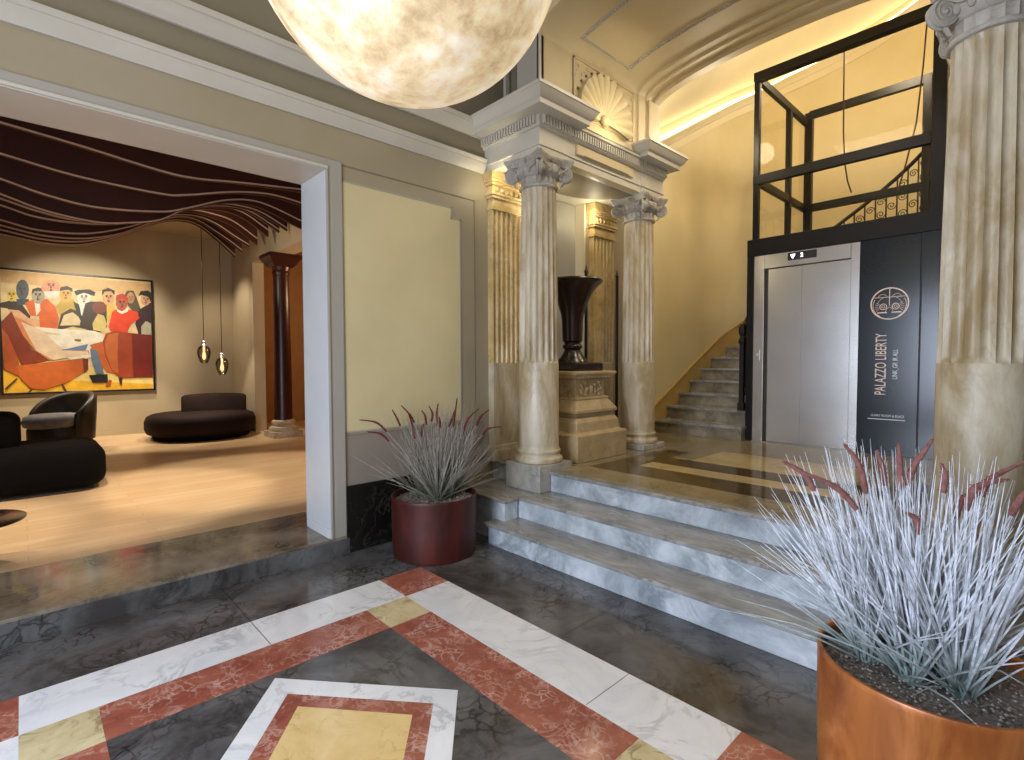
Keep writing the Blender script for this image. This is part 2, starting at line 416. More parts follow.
# ---- left wall of the foyer with the wide opening
b=MB()
XB=-3.98
def wall_left(b):
    b.box(XB,-3.2,0,XW,-1.55,3.1)                  # beyond the opening, toward the camera
    b.box(XB,-1.55,2.75,XW,1.591,3.1)              # over the opening
    b.box(XB,1.591,0,XW,3.40,3.1)                  # the panelled bay
    b.box(XB,3.40,.4,-3.70,4.46,3.1)               # niche back
    b.box(XB,4.46,.4,XW,5.28,3.1)
wall_left(b); struct(b,'wall_left',M['band_wall'])
b=MB(); b.box(XB,-3.2,3.1,XW,5.28,4.9); struct(b,'wall_left_attic',M['attic_wall'])
b=MB(); b.box(-3.70,3.40,.5,-3.69,4.44,3.08); struct(b,'wall_niche',M['grey_wall'])
b=MB(); b.box(-3.70,4.44,.5,XW+.002,4.458,3.1); struct(b,'wall_niche_return',M['cream'])
# casing round the opening (white painted), reveal linings and shallow fascia
b=MB()
b.box(XB-.01,1.575,.131,XW+.012,1.591,2.75,0)               # jamb lining
b.box(XB-.01,-1.55,2.735,XW+.012,1.575,2.752,2)             # soffit lining
b.box(XW,1.591,.131,XW+.018,1.692,2.812,1)                  # face casing, right
b.box(XW,-1.6,2.752,XW+.018,1.591,2.812,1)                  # face casing, top
b.box(XW+.010,-1.6,2.740,XW+.030,1.588,2.760,2)             # bright edge bead
b.box(XW+.010,1.574,.131,XW+.026,1.590,2.760,1)
b.box(XB+.02,1.566,.131,XW+.0,1.576,.20,0)                  # small skirting in the reveal
struct(b,'trim_1',[M['jamb'],M['grey_wall'],M['white_trim']],bevel=.003)
# panelled bay
b=MB(); x=XW
def outline(b,pts,z=0,w=.012,t=.008,mi=0):
    n=len(pts)
    for i in range(n):
        (y0,z0),(y1,z1)=pts[i],pts[(i+1)%n]
        if abs(y0-y1)<1e-6: b.box(x,y0-w/2,min(z0,z1)-w/2,x+t,y0+w/2,max(z0,z1)+w/2,mi)
        else: b.box(x,min(y0,y1)-w/2,z0-w/2,x+t,max(y0,y1)+w/2,z0+w/2,mi)
pan=[(1.70,.885),(2.755,.885),(2.755,2.603),(2.665,2.603),(2.665,2.69),(1.70,2.69)]
b.prism(pan,0,x,x+.004,1)
outline(b,pan,mi=0)
outline(b,[(1.70,.86),(2.915,.86),(2.915,2.80),(1.70,2.80)],w=.008,t=.005,mi=2)
b.box(x,1.692,.49,x+.003,3.02,.86,3)
struct(b,'trim_2',[M['grey_wall'],M['panel'],M['attic_wall'],M['dado']])
b=MB(); b.box(XW,1.692,0,XW+.022,2.66,.492); struct(b,'baseboard_left',M['darkbase'],bevel=.003)
# lower and upper cornices along the left wall
def cornice(name,path,prof,mat): 
    b=MB(); b.sweep(prof,path); return struct(b,name,mat,smooth=35)
low=[(0,3.052),(.010,3.052),(.014,3.064),(.022,3.076),(.034,3.12),(.037,3.136),(.045,3.14),(.047,3.156),(.052,3.162),(.052,3.172),(0,3.172)]
cornice('trim_3',[(XW,3.03),(XW,-3.2)][::-1],low,M['white_trim'])
upc=[(0,3.345),(.02,3.345),(.024,3.356),(.04,3.37),(.055,3.42),(.058,3.435),(.07,3.44),(.072,3.475),(0,3.475)]
cornice('trim_4',[(XW,3.03),(XW,-3.2)][::-1],upc,M['white_trim'])

# right wall of the foyer mirrors the left, plain
b=MB(); b.box(mx(XW),-3.2,0,mx(XB),5.28,4.9); struct(b,'wall_right',M['grey_wall'])
# entrance wall behind the camera with its tall doorway
b=MB(); b.box(XB,-2.5,0,-2.6,-2.35,4.9); b.box(-.1,-2.5,0,mx(XB),-2.35,4.9); b.box(-2.6,-2.5,3.0,-.1,-2.35,4.9)
struct(b,'wall_entrance',M['grey_wall'])
# foyer ceiling
b=MB(); b.box(XB,-3.4,4.9,mx(XB),3.3,5.0); struct(b,'ceiling',M['band_wall'])
# threshold slab
b=MB(); b.box(-4.37,-2.2,.0,XW+.02,1.718,.131,0); 
struct(b,'trim_5',M['thresh'],bevel=.006)['label']='polished brown grey marble threshold step'
b=MB(); b.box(XW+.02,-2.2,0,XW+.024,1.712,.112,0); struct(b,'trim_6',M['dark'])

# ---- marble steps
st=thing('marble_steps','three wide pale grey marble steps up to the landing','steps',((-2.97+mx(-2.97))/2,2.8,0))
xl=-3.02; xr=mx(xl)
b=MB(); b.box(xl+.03,2.565,0,xr-.03,2.84,.142,0); b.box(xl,2.54,.142,xr,2.84,.168,1); b.build('step',[M['step'],M['tread']],st,bevel=.006)
b=MB(); b.box(XW,2.825,.0,mx(XW),3.14,.308,0); b.box(XW,2.80,.308,mx(XW),3.14,.334,1)
for s in(0,1):
    f=(lambda q:q) if s==0 else mx
    b.box(f(XW),2.665,0,f(-2.915),2.81,.308,0); b.box(f(XW),2.645,.308,f(-2.89),2.81,.334,1)
b.build('step',[M['step'],M['tread']],st,bevel=.006)
b=MB()
for xa,xb in((XW,-3.252),(-2.848,mx(-2.848)),(mx(-3.252),mx(XW))):
    b.box(xa,3.12,.334,xb,3.198,.474,0); b.box(xa,3.095,.474,xb,3.198,.501,1)
b.box(XW,3.142,0,mx(XW),3.198,.33,0); b.build('step',[M['step'],M['tread']],st,bevel=.006)

# ---- stair hall walls
Rh=1.9; CY=7.3; XS=MX-Rh
def hall(s):   # path along the outer wall by arc length measured in y along the straight part
    if s<=CY: return (XS,s)
    a=(s-CY)/Rh
    return (MX-Rh*math.cos(a), CY+Rh*math.sin(a))
SEND=CY+PI*Rh
path=[(XS,5.28)]+[hall(CY+PI*Rh*k/40) for k in range(41)]+[(mx(XS),5.28)]
b=MB(); b.wall(path,.2,.4,7.2)
struct(b,'wall_stair',M['yellow'],smooth=40)
def zc(s):      # height of the light cove along the wall, parallel to the stair
    pts=[(5.0,3.72),(5.96,4.23),(6.87,4.74),(7.4,5.03),(7.87,5.29),(8.26,5.48),(8.74,5.73),(9.15,5.90),(9.73,6.12),(11,6.6),(13.4,7.1)]
    for (a,za),(c,z2) in zip(pts,pts[1:]):
        if s<=c: return za+(z2-za)*(s-a)/(c-a)
    return pts[-1][1]
# ledge moulding under the cove, LED line, sloping ceiling above
ss=[5.0+.15*k for k in range(int((SEND-5.0)/.15))]
def ring_path(prof,b,mi=None):
    rings=[]
    for s in ss:
        x,y=hall(s); 
        if s<=CY: n=Vector((1,0))
        else:
            n=Vector((MX-x,CY-y)).normalized()
        rings.append([(x+n.x*o,y+n.y*o,zc(s)+dz) for o,dz in prof])
    b.loft(rings,True,True,True,mi)
b=MB(); ring_path([(0,-.26),(.015,-.26),(.02,-.16),(.035,-.15),(.05,-.10),(.085,-.06),(.085,-.04),(0,-.04)],b)
struct(b,'trim_7',M['cream'],smooth=30)
b=MB(); ring_path([(0.005,-.035),(.05,-.035),(.05,.0),(0.005,.0)],b)
tag(b.build('light_strip',M['cove']),'warm white light strip glowing along the curved cove','light')
b=MB(); rings=[]
for s in ss:
    x,y=hall(s); n=Vector((1,0)) if s<=CY else Vector((MX-x,CY-y)).normalized()
    rr=[]
    for o,dz in((0,.12),(.3,.34),(.65,.72),(1.05,1.2),(1.85,2.1)): rr.append((x+n.x*o,y+n.y*o,min(zc(s)+dz,7.1)))
    rings.append(rr)
b.loft(rings,False,False,False); struct(b,'ceiling_stair',M['cream'],smooth=60)
b=MB(); b.box(XB,4.8,7.1,mx(XB),9.6,7.2); struct(b,'ceiling_hall',M['cream'])
b=MB(); b.box(XB,4.82,4.32,mx(XB),4.95,7.1); struct(b,'wall_over_vault',M['cream'])
# ochre skirting following the stair
b=MB(); rings=[]
for s in [5.62+.12*k for k in range(60)]:
    x,y=hall(s); n=Vector((1,0)) if s<=CY else Vector((MX-x,CY-y)).normalized()
    z=.70+.515*(s-5.80)
    z0=max(z-.06,.5)
    rings.append([(x+n.x*o,y+n.y*o,zz) for o,zz in((0,z0-.1),(.02,z0-.1),(.02,z+.10),(.03,z+.11),(.03,z+.135),(0,z+.135))])
b.loft(rings); struct(b,'baseboard_stair',M['skirt'],smooth=30)
# winding staircase
stair=thing('staircase','worn marble staircase climbing between the ochre wall and the elevator','staircase',(-3.0,6.6,.5))
RI=.88
for k in range(1,22):
    z=.5+.159*k
    b=MB()
    if k<=5:
        y0=5.80+.30*(k-1); y1=y0+.32 if k<5 else 7.32
        xr_=-2.45 if k<=2 else -2.50
        b.box(XS+.004,y0+.03,.5 if k<4 else z-.4,xr_,y1,z-.03,0)
        b.box(XS+.004,y0,z-.03,xr_+.015,y1,z,1)
    else:
        a0=R(12.2*(k-6)); a1=R(12.2*(k-5)+.6)
        if a0>PI-.05: break
        def pt(r,a): return (MX-r*math.cos(a),CY+r*math.sin(a))
        pl=[pt(RI,a0),pt(Rh-.005,a0),pt(Rh-.005,(a0+a1)/2),pt(Rh-.005,a1),pt(RI,a1),pt(RI,(a0+a1)/2)]
        b.prism(pl,2,z-.03,z,1)
        pl2=[pt(RI+.01,a0+.03),pt(Rh-.005,a0+.02),pt(Rh-.005,(a0+a1)/2),pt(Rh-.005,a1),pt(RI+.01,a1),pt(RI+.01,(a0+a1)/2)]
        b.prism(pl2,2,z-.30,z-.03,0)
    b.build('step',[M['stair'],M['tread']],stair)
# railing
rail=thing('stair_railing','black wrought iron stair railing with scrollwork behind the elevator','railing',(-2.5,5.9,.66))
def rp(t):    # t<0 straight part (metres before the turn) ; t>=0 degrees
    if t<0: return Vector((MX-.95+.0,CY+t,2.47+.53*t))
    a=R(t); return Vector((MX-.95*math.cos(a),CY+.95*math.sin(a),2.47+.013*t))
hr=[(-2.555,6.08,1.72)]+[tuple(rp(-1.1+.18*k)) for k in range(6)]+[tuple(rp(6*k)) for k in range(0,30)]
hr=[(-2.555 if i<7 else p[0],p[1],p[2]) for i,p in enumerate(hr)]
b=MB(); b.tube(hr,.024,8); b.build('handrail',M['iron'],rail,smooth=50)
b=MB(); b.tube([(p[0],p[1],p[2]-.82) for p in hr],.012,6); b.build('lower_rail',M['iron'],rail,smooth=50)
def curl(b,c,u,w,r0,turns,rad,dirn=1):
    pts=[]
    for i in range(22):
        f=i/21; a=dirn*2*PI*turns*f; r=r0*(1-.85*f)
        pts.append(tuple(c+u*(math.cos(a)*r)+w*(math.sin(a)*r)))
    b.tube(pts,rad,5)
ts=[-1.1+.22*k for k in range(5)]+[7*k for k in range(0,25)]
for i,t in enumerate(ts):
    p=rp(t); 
    if t<0: p.x=-2.56
    b=MB(); b.box(p.x-.008,p.y-.008,p.z-.82,p.x+.008,p.y+.008,p.z); b.build('baluster',M['iron'],rail)
for i,t in enumerate(ts[:-1]):
    b=MB()
    p=rp((t+ts[i+1])/2 if (t<0)==(ts[i+1]<0) else t); q=rp(ts[i+1]); u=(q-p); u.z=0
    if u.length<.01: continue
    u.normalize(); w=Vector((0,0,1))
    for dz,r0,dd in((-.14,.05,1),(-.30,.055,-1),(-.52,.055,1),(-.68,.05,-1)):
        curl(b,p+Vector((0,0,dz)),u,w,r0,1.6,.006,dd)
    b.tube([tuple(p+u*.055),tuple(p+u*.055-w*.82)],.005,5)
    b.build('scroll',M['iron'],rail,smooth=60)
b=MB(); b.sqlathe([(.036,.818),(.036,.90),(.024,.92),(.024,1.58),(.034,1.62),(.02,1.68),(.032,1.72),(.032,1.78),(.014,1.82)],(-2.555,6.08)); b.build('newel_post',M['iron'],rail)

# ---- vault between the two entablatures
VY0,VY1=3.02,4.80; VH=1.25
def vz(x): 
    t=max(-1,min(1,(x-MX)/VH)); return 3.98+.22*math.sqrt(max(0,1-t*t))
N=40
vx=[MX-VH*math.cos(PI*k/N) for k in range(N+1)]
b=MB()
pr=[(x,vz(x)) for x in vx]+[(mx(-3.2),3.98),(mx(-3.2),4.9),(-3.2,4.9),(-3.2,3.98)]
# body: ring of quads between vault curve and outer box
b.prism([(x,vz(x)) for x in vx]+[(mx(-2.9),4.5),(-2.9,4.5)],1,VY0,VY1)
struct(b,'ceiling_vault',M['stucco'],smooth=30)
b=MB(); b.box(XW,2.98,4.5,mx(XW),3.10,4.9); struct(b,'wall_vault_front',M['band_wall'])
# raised ribs across the vault near its far edge and beaded panel
b=MB()
def arc_band(y0,y1,dz,x0=-2.9,x1=None):
    x1=mx(-2.9) if x1 is None else x1
    pts=[x for x in vx if x0<=x<=x1]
    rings=[[(x,y0,vz(x)+.004),(x,y0+.006,vz(x)-dz),(x,y1-.006,vz(x)-dz),(x,y1,vz(x)+.004)] for x in pts]
    b.loft(rings)
arc_band(4.42,4.47,.02); arc_band(4.56,4.60,.015); arc_band(4.70,4.80,.03)
struct(b,'trim_8',M['stucco'],smooth=30)
b=MB(); rnd=random.Random(3)
def beadpt(x,y): return (x,y,vz(x)-.004)
xsb=[-2.79+.032*k for k in range(int((mx(-2.79)+2.79)/.032)+1)]
for x in xsb:
    for y in(3.45,4.12): b.ball((x,y,vz(x)-.002),(.013,.012,.012),6,4)
y=3.45
while y<4.12:
    for x in(-2.79,mx(-2.79)): b.ball((x,y,vz(x)-.002),(.013,.013,.012),6,4)
    y+=.03
for y0,y1 in((3.43,3.436),(3.464,3.47),(4.10,4.106),(4.134,4.14)):
    pts=[x for x in vx if -2.81<=x<=mx(-2.81)]
    b.loft([[(x,y0,vz(x)+.002),(x,y0,vz(x)-.008),(x,y1,vz(x)-.008),(x,y1,vz(x)+.002)] for x in pts])
struct(b,'trim_9',M['white_trim'],smooth=50)
# attic walls over the entablatures (they carry the vault)
for s in (0,1):
    f=(lambda q:q) if s==0 else mx
    b=MB()
    b.box(f(-3.00),3.362,3.386,f(-2.90),4.528,4.5,0); b.box(f(-3.00),3.05,3.489,f(-2.90),3.362,4.5,0); b.box(f(-3.00),4.528,3.489,f(-2.90),4.80,4.5,0)
    b.box(f(-3.14),3.03,3.489,f(-2.90),3.09,4.9,1)
    # recess with a mullion seen from the foyer
    b.box(f(-3.55),3.35,3.489,f(-3.00),3.40,4.9,2)
    b.box(f(-3.33),3.05,3.489,f(-3.30),3.09,4.9,1)
    b.box(f(-2.915),3.03,3.485,f(-2.885),3.05,4.5,3)
    # pilaster strips at the far end
    b.box(f(-2.90),4.42,3.39,f(-2.885),4.526,3.98,0); b.box(f(-2.90),4.60,3.489,f(-2.88),4.80,3.98,0)
    struct(b,'wall_attic_left' if s==0 else 'wall_attic_right',[M['stucco'],M['grey_wall'],M['attic_wall'],M['white_trim']])
# ================================================================== COLUMNS, ENTABLATURE
NF=20
def flute(depth):
    def rf(a):
        t=(a*NF/(2*PI))%1.0
        g=min(1,abs(t-.5)/.42)      # 0 at flute centre .. 1 at arris
        return 1-depth*math.sqrt(max(0,1-g*g))
    return rf
def volute(b,c,ax,n_out,r,th):
    """disc with raised spiral; ax = horizontal unit vector along the disc plane, n_out = disc axis"""
    zz=Vector((0,0,1)); c=Vector(c); seg=28
    rings=[]
    for o,k in((-th,.86),(-th*.9,.97),(-th*.55,1),(-th*.3,.86),(th*.3,.86),(th*.55,1),(th*.9,.97),(th,.86)):
        rings.append([tuple(c+n_out*o+(ax*math.cos(2*PI*i/seg)+zz*math.sin(2*PI*i/seg))*(r*k)) for i in range(seg)])
    b.loft(rings)
    for sgn in(-1,1):
        pts=[];rad=[]
        for i in range(44):
            f=i/43; a=PI*.5-2*PI*2.4*f*(1 if sgn>0 else 1); rr=r*(.93-.78*f)
            pts.append(tuple(c+n_out*(sgn*th*1.02)+(ax*math.cos(a)+zz*math.sin(a))*rr)); rad.append(r*.09*(1-.45*f))
        b.tube(pts,rad,6)
        b.ball(tuple(c+n_out*(sgn*th)),r*.17,8,6)
def make_column(x,y,zb,label,group):
    t=thing('fluted_column',label,'column',(x,y,zb),group)
    b=MB(); b.box(x-.20,y-.20,zb,x+.20,y+.20,.552); b.build('plinth',M['plinthstone'],t,bevel=.006)
    b=MB(); b.lathe([(.190,.552),(.200,.560),(.204,.575),(.200,.592),(.186,.602),(.178,.612),(.177,.626),(.183,.634),(.186,.645),(.183,.656),(.175,.662),(.170,.69)],(x,y),40)
    b.build('base',M['stone'],t,smooth=35)
    b=MB(); b.lathe([(.170,.69),(.168,1.372),(.166,1.384)],(x,y),48,cap0=False)
    zt=2.815; seg=NF*8
    zs=[1.384,1.40,1.415,1.44,1.7,2.0,2.3,2.6,2.75,2.775,2.79,zt]
    rings=[]
    for z in zs:
        u=(z-1.384)/(zt-1.384); r=.166-.020*u**1.4
        d=.125 if 1.41<z<2.76 else (.0 if z in(zs[0],zt) else .08)
        if z==1.40: d=.09
        rf=flute(d); rings.append([(x+r*rf(2*PI*i/seg)*math.cos(2*PI*i/seg),y+r*rf(2*PI*i/seg)*math.sin(2*PI*i/seg),z) for i in range(seg)])
    b.loft(rings); b.build('shaft',M['stone'],t,smooth=40)
    # capital
    b=MB()
    b.lathe([(.146,2.813),(.160,2.818),(.165,2.829),(.160,2.840),(.147,2.846)],(x,y),40)
    rings=[]; seg=NF*6; rf=flute(.05)
    for z,r in((2.846,.147),(2.852,.150),(2.895,.152),(2.905,.150)):
        rings.append([(x+r*rf(2*PI*i/seg)*math.cos(2*PI*i/seg),y+r*rf(2*PI*i/seg)*math.sin(2*PI*i/seg),z) for i in range(seg)])
    b.loft(rings)
    b.lathe([(.150,2.903),(.160,2.908),(.178,2.925),(.190,2.945),(.192,2.965),(.185,2.985),(.175,3.0)],(x,y),40)
    for k in range(20):      # egg moulding
        a=2*PI*k/20; b.ball((x+.186*math.cos(a),y+.186*math.sin(a),2.945),(.018,.018,.026),8,6)
    # concave abacus
    def ab(h,z,cc=.05):
        ring=[]
        for q in range(4):
            a0=PI/4+q*PI/2
            p0=Vector((math.cos(a0),math.sin(a0)))*h*1.414; p1=Vector((math.cos(a0+PI/2),math.sin(a0+PI/2)))*h*1.414
            d=(p1-p0).normalized(); inw=-(p0+p1).normalized(); e=.022
            A=p0+d*e; B=p1-d*e
            for i in range(9):
                f=i/8; ring.append((x+A.x+(B.x-A.x)*f+inw.x*cc*4*f*(1-f), y+A.y+(B.y-A.y)*f+inw.y*cc*4*f*(1-f), z))
        return ring
    b.loft([ab(.196,3.0),ab(.200,3.012),ab(.205,3.022),ab(.212,3.028),ab(.214,3.040),ab(.218,3.045),ab(.218,3.062)])
    cap=b.build('capital',M['capstone'],t,smooth=35)
    for q in range(4):
        a=PI/4+q*PI/2; d=Vector((math.cos(a),math.sin(a),0)); n=Vector((-d.y,d.x,0))
        b=MB(); c=Vector((x,y,2.940))+d*.224
        volute(b,c,d,n,.062,.022)
        # scroll band climbing back to the echinus, with a hanging leaf
        b.loft([[tuple(p+n*.02+Vector((0,0,-.014))),tuple(p-n*.02+Vector((0,0,-.014))),tuple(p-n*.02+Vector((0,0,.014))),tuple(p+n*.02+Vector((0,0,.014)))] for p in (Vector((x,y,2.988))+d*.13,Vector((x,y,2.993))+d*.18,Vector((x,y,2.992))+d*.225)])
        b.tube([tuple(Vector((x,y,2.895))+d*.215),tuple(Vector((x,y,2.875))+d*.205),tuple(Vector((x,y,2.85))+d*.190),tuple(Vector((x,y,2.845))+d*.172)],[.005,.011,.009,.003],6)
        b.build('volute',M['capstone'],cap,smooth=40)
        a=q*PI/2; d=Vector((math.cos(a),math.sin(a),0)); n=Vector((-d.y,d.x,0))
        b=MB(); c=Vector((x,y,3.03))+d*.172
        for k in range(5):
            e=c+(n*math.cos(2*PI*k/5)+Vector((0,0,1))*math.sin(2*PI*k/5))*.013+d*.004; b.ball(tuple(e),.009,6,4)
        # festoons either side
        for sg in(-1,1):
            pts=[tuple(Vector((x,y,2.985-.035*math.sin(PI*f/6)))+d*(.185+.01*math.sin(PI*f/6))+n*sg*(.03+.018*f)) for f in range(7)]
            b.tube(pts,.0055,6)
        b.build('flower',M['capstone'],cap,smooth=50)
    return t
PY0,PY1=3.19,4.69; PX=-3.05
make_column(PX,PY0,.334,'pale fluted ionic column rising from the end of the marble steps','fluted columns')
make_column(PX,PY1,.50,'pale fluted ionic column between the urn pedestal and the staircase','fluted columns')
make_column(mx(PX),PY0,.334,'large fluted ionic column at the right edge beside the elevator','fluted columns')
for o in [o for o in COL.objects if o.get('group')=='fluted columns']: del o['group']

# pilasters against the wall behind the columns
def pilaster(y0,y1,x,label,gmat):
    t=thing('fluted_pilaster',label,'pilaster',(x,(y0+y1)/2,.5))
    b=MB(); b.box(XW+.001,y0,.56,x,y1,1.384); b.box(XW+.001,y0-.02,.5,x+.03,y1+.02,.60); b.box(XW+.001,y0-.012,.60,x+.018,y1+.012,.64); b.build('base',M['stone'],t,bevel=.004)
    b=MB(); n=6; w=(y1-y0)/n; ring=[(XW+.001,y0)]
    prof=[]
    for k in range(n):
        for i in range(9):
            f=i/8; g=abs(f-.5)/.36; d=.018*math.sqrt(max(0,1-g*g)) if g<1 else 0
            prof.append((x-d,y0+w*(k+f)))
    pts=[(XW+.001,y0)]+prof+[(XW+.001,y1)]
    b.prism(pts,2,1.384,2.74); b.build('shaft',gmat,t,smooth=30)
    b=MB()
    for z0,z1,o in((2.74,2.78,.012),(2.78,2.84,.0),(2.84,2.865,.02),(2.865,2.89,.03),(2.89,2.95,.012),(2.95,2.975,.03),(2.975,3.0,.045),(3.0,3.061 if x>-3.495 else 3.086,.055)):
        b.box(XW+.001,y0-o,z0,x+o,y1+o,z1)
    for k in range(6): b.ball((x+.018,y0+(k+.5)*w,2.915),(.016,.02,.024),8,6)
    b.build('capital',M['capstone'] if gmat is M['stone'] else gmat,t,bevel=.004)
    return t
pilaster(3.07,3.42,-3.494,'honey stone fluted pilaster half hidden behind the nearer column',M['gold_stone'])
pilaster(4.52,4.88,-3.496,'honey stone fluted pilaster on the wall behind the dark urn',M['gold_stone'])

# entablature: front block, recessed middle, far block
def entablature(s,label):
    f=(lambda q:q) if s==0 else mx
    FX=-2.90; FY=3.04          # faces above column 1
    t=thing('entablature',label,'entablature',(f(-3.2),3.9,3.06))
    sg=1 if s==0 else -1
    def P(pts): 
        pts=[(f(x),y) for x,y in pts]
        return pts if s==0 else pts[::-1]
    mid=-2.908
    path=[(XW,FY),(FX,FY),(FX,3.39),(mid,3.39),(mid,4.50),(FX,4.50),(FX,4.90)]
    # travel from wall along -y face: outward must be to the right of travel -> face -y when going +x
    b=MB()
    b.sweep([(0,3.062),(0,3.118),(.010,3.122),(.010,3.134),(.0,3.138),(0,3.262),(-.10,3.262),(-.10,3.062)],P(path))
    b.build('architrave',M['white_trim'],t,smooth=25)
    # raised frieze tablets
    b=MB()
    if s==0:
        b.box(mid,3.50,3.165,mid+.02,4.34,3.245,0); b.box(mid+.02,3.58,3.165,mid+.028,4.26,3.172,1)
    b2=[(FX+.0,3.12,3.15,FX+.006,3.30,3.156)]
    b.box(f(mid),3.52,3.06,f(mid-.06),4.4,3.065,0)
    b.build('frieze_tablet',[M['stucco'],M['attic_wall']],t,bevel=.003)
    b=MB(); b.sweep([(0,3.262),(.018,3.266),(.025,3.278),(.025,3.345),(-.08,3.345),(-.08,3.262)],P(path)); b.build('dentil_bed',M['white_trim'],t)
    b=MB()
    segs=[(a,c) for a,c in zip(path,path[1:])]
    for (x0,y0),(x1,y1) in segs:
        L=math.hypot(x1-x0,y1-y0); 
        if L<.1: continue
        dx,dy=(x1-x0)/L,(y1-y0)/L; nx,ny=dy,-dx; n=int(L/.033)
        for k in range(n+1):
            cx=x0+dx*(k+.5)*L/n+nx*.035; cy=y0+dy*(k+.5)*L/n+ny*.035
            if k==n: break
            hx=.0085 if abs(dx)>.5 else .018; hy=.0085 if abs(dy)>.5 else .018
            b=MB(); b.box(f(cx)-hx,cy-hy,3.280,f(cx)+hx,cy+hy,3.344); b.build('dentil',M['white_trim'],t)
    cor=[(-.05,3.345),(.045,3.345),(.06,3.352),(.145,3.356),(.148,3.392),(.155,3.398),(.165,3.404),(.182,3.43),(.195,3.455),(.198,3.462),(.205,3.465),(.205,3.488),(-.05,3.488)]
    cor2=[(-.05,3.345),(.035,3.345),(.045,3.352),(.06,3.356),(.062,3.375),(.07,3.382),(-.05,3.382)]
    b=MB(); b.sweep(cor,P([(XW,FY),(FX,FY),(FX,3.36),(-3.0,3.36)])); b.build('cornice',M['white_trim'],t,smooth=30)
    b=MB(); b.sweep(cor,P([(-3.0,4.53),(FX,4.53),(FX,4.84),(XW,4.84)])); b.build('cornice',M['white_trim'],t,smooth=30)
    b=MB(); b.sweep(cor2,P([(mid,3.30),(mid,4.60)])); b.build('cornice',M['white_trim'],t,smooth=30)
    return t
entablature(0,'pale classical entablature with dentils resting on the two left columns')
entablature(1,'pale classical entablature above the large right column')
# niche soffit with rounded back edge and back ceiling
b=MB(); pts=[(-3.0,3.15),(-3.0,4.80),(-3.10,4.70)]
for k in range(13):
    a=PI*k/12; pts.append((-3.10-.40*math.sin(a),3.90+.62*math.cos(a)))
pts+=[(-3.10,3.15)]
b.prism(pts,2,3.066,3.084); struct(b,'ceiling_niche',M['attic_wall'])
b=MB(); b.box(XW-.128,3.145,3.088,-3.03,4.9,3.097); struct(b,'ceiling_niche_back',M['white_trim'])

# shell lunette in the attic wall
t=thing('shell_relief','white stucco scallop shell relief above the dentil cornice','relief',(-2.9,3.9,3.5))
cy,cz=3.865,3.545; x0=-2.90
b=MB()
b.box(x0-.001,3.45,3.50,x0+.006,4.34,3.968)
for z,dz in((3.955,.012),):
    b.box(x0,3.45,z,x0+.016,4.34,z+dz)
b.box(x0,3.45,3.50,x0+.016,3.462,3.967); b.box(x0,4.328,3.50,x0+.016,4.34,3.967)
rnd=random.Random(5)
for k in range(46):      # fine spandrel ornament
    yy=rnd.uniform(3.475,4.315); z_=rnd.uniform(3.60,3.94)
    if math.hypot(yy-cy,(z_-cz)*1.0)>.43: b.ball((x0+.008,yy,z_),(.008,rnd.uniform(.008,.02),rnd.uniform(.008,.02)),6,4)
b.build('spandrel_panel',M['stucco'],t,bevel=.002)
b=MB(); NR=13
seg=NR*8; rings=[]
for j in range(9):
    fr=j/8; ring=[]
    for i in range(seg+1):
        a=PI*(-.06)+(PI*1.12)*i/seg
        lob=abs(math.sin(NR*(i/seg)*PI)); rr=.05+(.315+.02*lob)*fr
        dep=.035*math.sin(fr*PI*.55)+.028*(lob-.5)*fr+.012
        ring.append((x0+.008+dep,cy-math.cos(a)*rr,cz+math.sin(a)*rr))
    rings.append(ring)
rings.append([(x0+.004,p[1],p[2]) for p in rings[-1]])
b.loft(rings,False,False,False); b.ball((x0+.03,cy,cz),(.03,.06,.05),10,8); b.build('shell',M['stucco'],t,smooth=60)
for i in range(15):
    a=PI*(i/14); b=MB(); b.ball((x0+.012,cy-math.cos(a)*.40,cz+math.sin(a)*.40),(.012,.013,.013),8,5); b.build('bead',M['attic_wall'],t,smooth=60)

# ================================================================== URN + PEDESTAL
UX,UY=-3.26,3.88
t=thing('stone_pedestal','tan carved stone pedestal standing between the two left columns','pedestal',(UX,UY,.5))
b=MB(); b.sqlathe([(.372,.5),(.372,.735),(.36,.745),(.325,.755),(.315,.84),(.295,.875),(.28,.885)],(UX,UY)); b.build('foot_block',M['ped'],t,bevel=.006)
b=MB(); b.sqlathe([(.262,.885),(.262,.915),(.305,.925),(.305,.95),(.285,.98),(.262,1.01),(.243,1.04),(.25,1.045),(.25,1.06),(.225,1.065)],(UX,UY)); b.build('moulded_skirt',M['ped'],t,bevel=.004)
b=MB(); b.sqlathe([(.215,1.06),(.215,1.225),(.235,1.23),(.255,1.25),(.28,1.265),(.285,1.275)],(UX,UY))
for q in range(4):
    a=q*PI/2; d=Vector((math.cos(a),math.sin(a),0)); n=Vector((-d.y,d.x,0))
    for sgn in(-1,1):
        c=Vector((UX,UY,1.14))+d*.220+n*sgn*.10
        curl_=[];r0=.055
        for i in range(20):
            f=i/19; aa=2*PI*1.3*f*sgn; rr=r0*(1-.8*f); curl_.append(tuple(c+n*(math.cos(aa)*rr*sgn)+Vector((0,0,1))*math.sin(aa)*rr))
        b.tube(curl_,.011,6)
        for k in range(5): b.ball(tuple(c+n*(.05*math.cos(k*1.25))+Vector((0,0,.055*math.sin(k*1.25)))+d*.004),(.016,.016,.02),6,4)
    b.ball(tuple(Vector((UX,UY,1.14))+d*.225),(.025,.025,.04),8,6)
    for k in range(11): b.ball(tuple(Vector((UX,UY,1.252))+d*.262+n*(-.22+.044*k)),(.016,.016,.014),6,4)
b.build('carved_die',M['ped'],t,smooth=35)
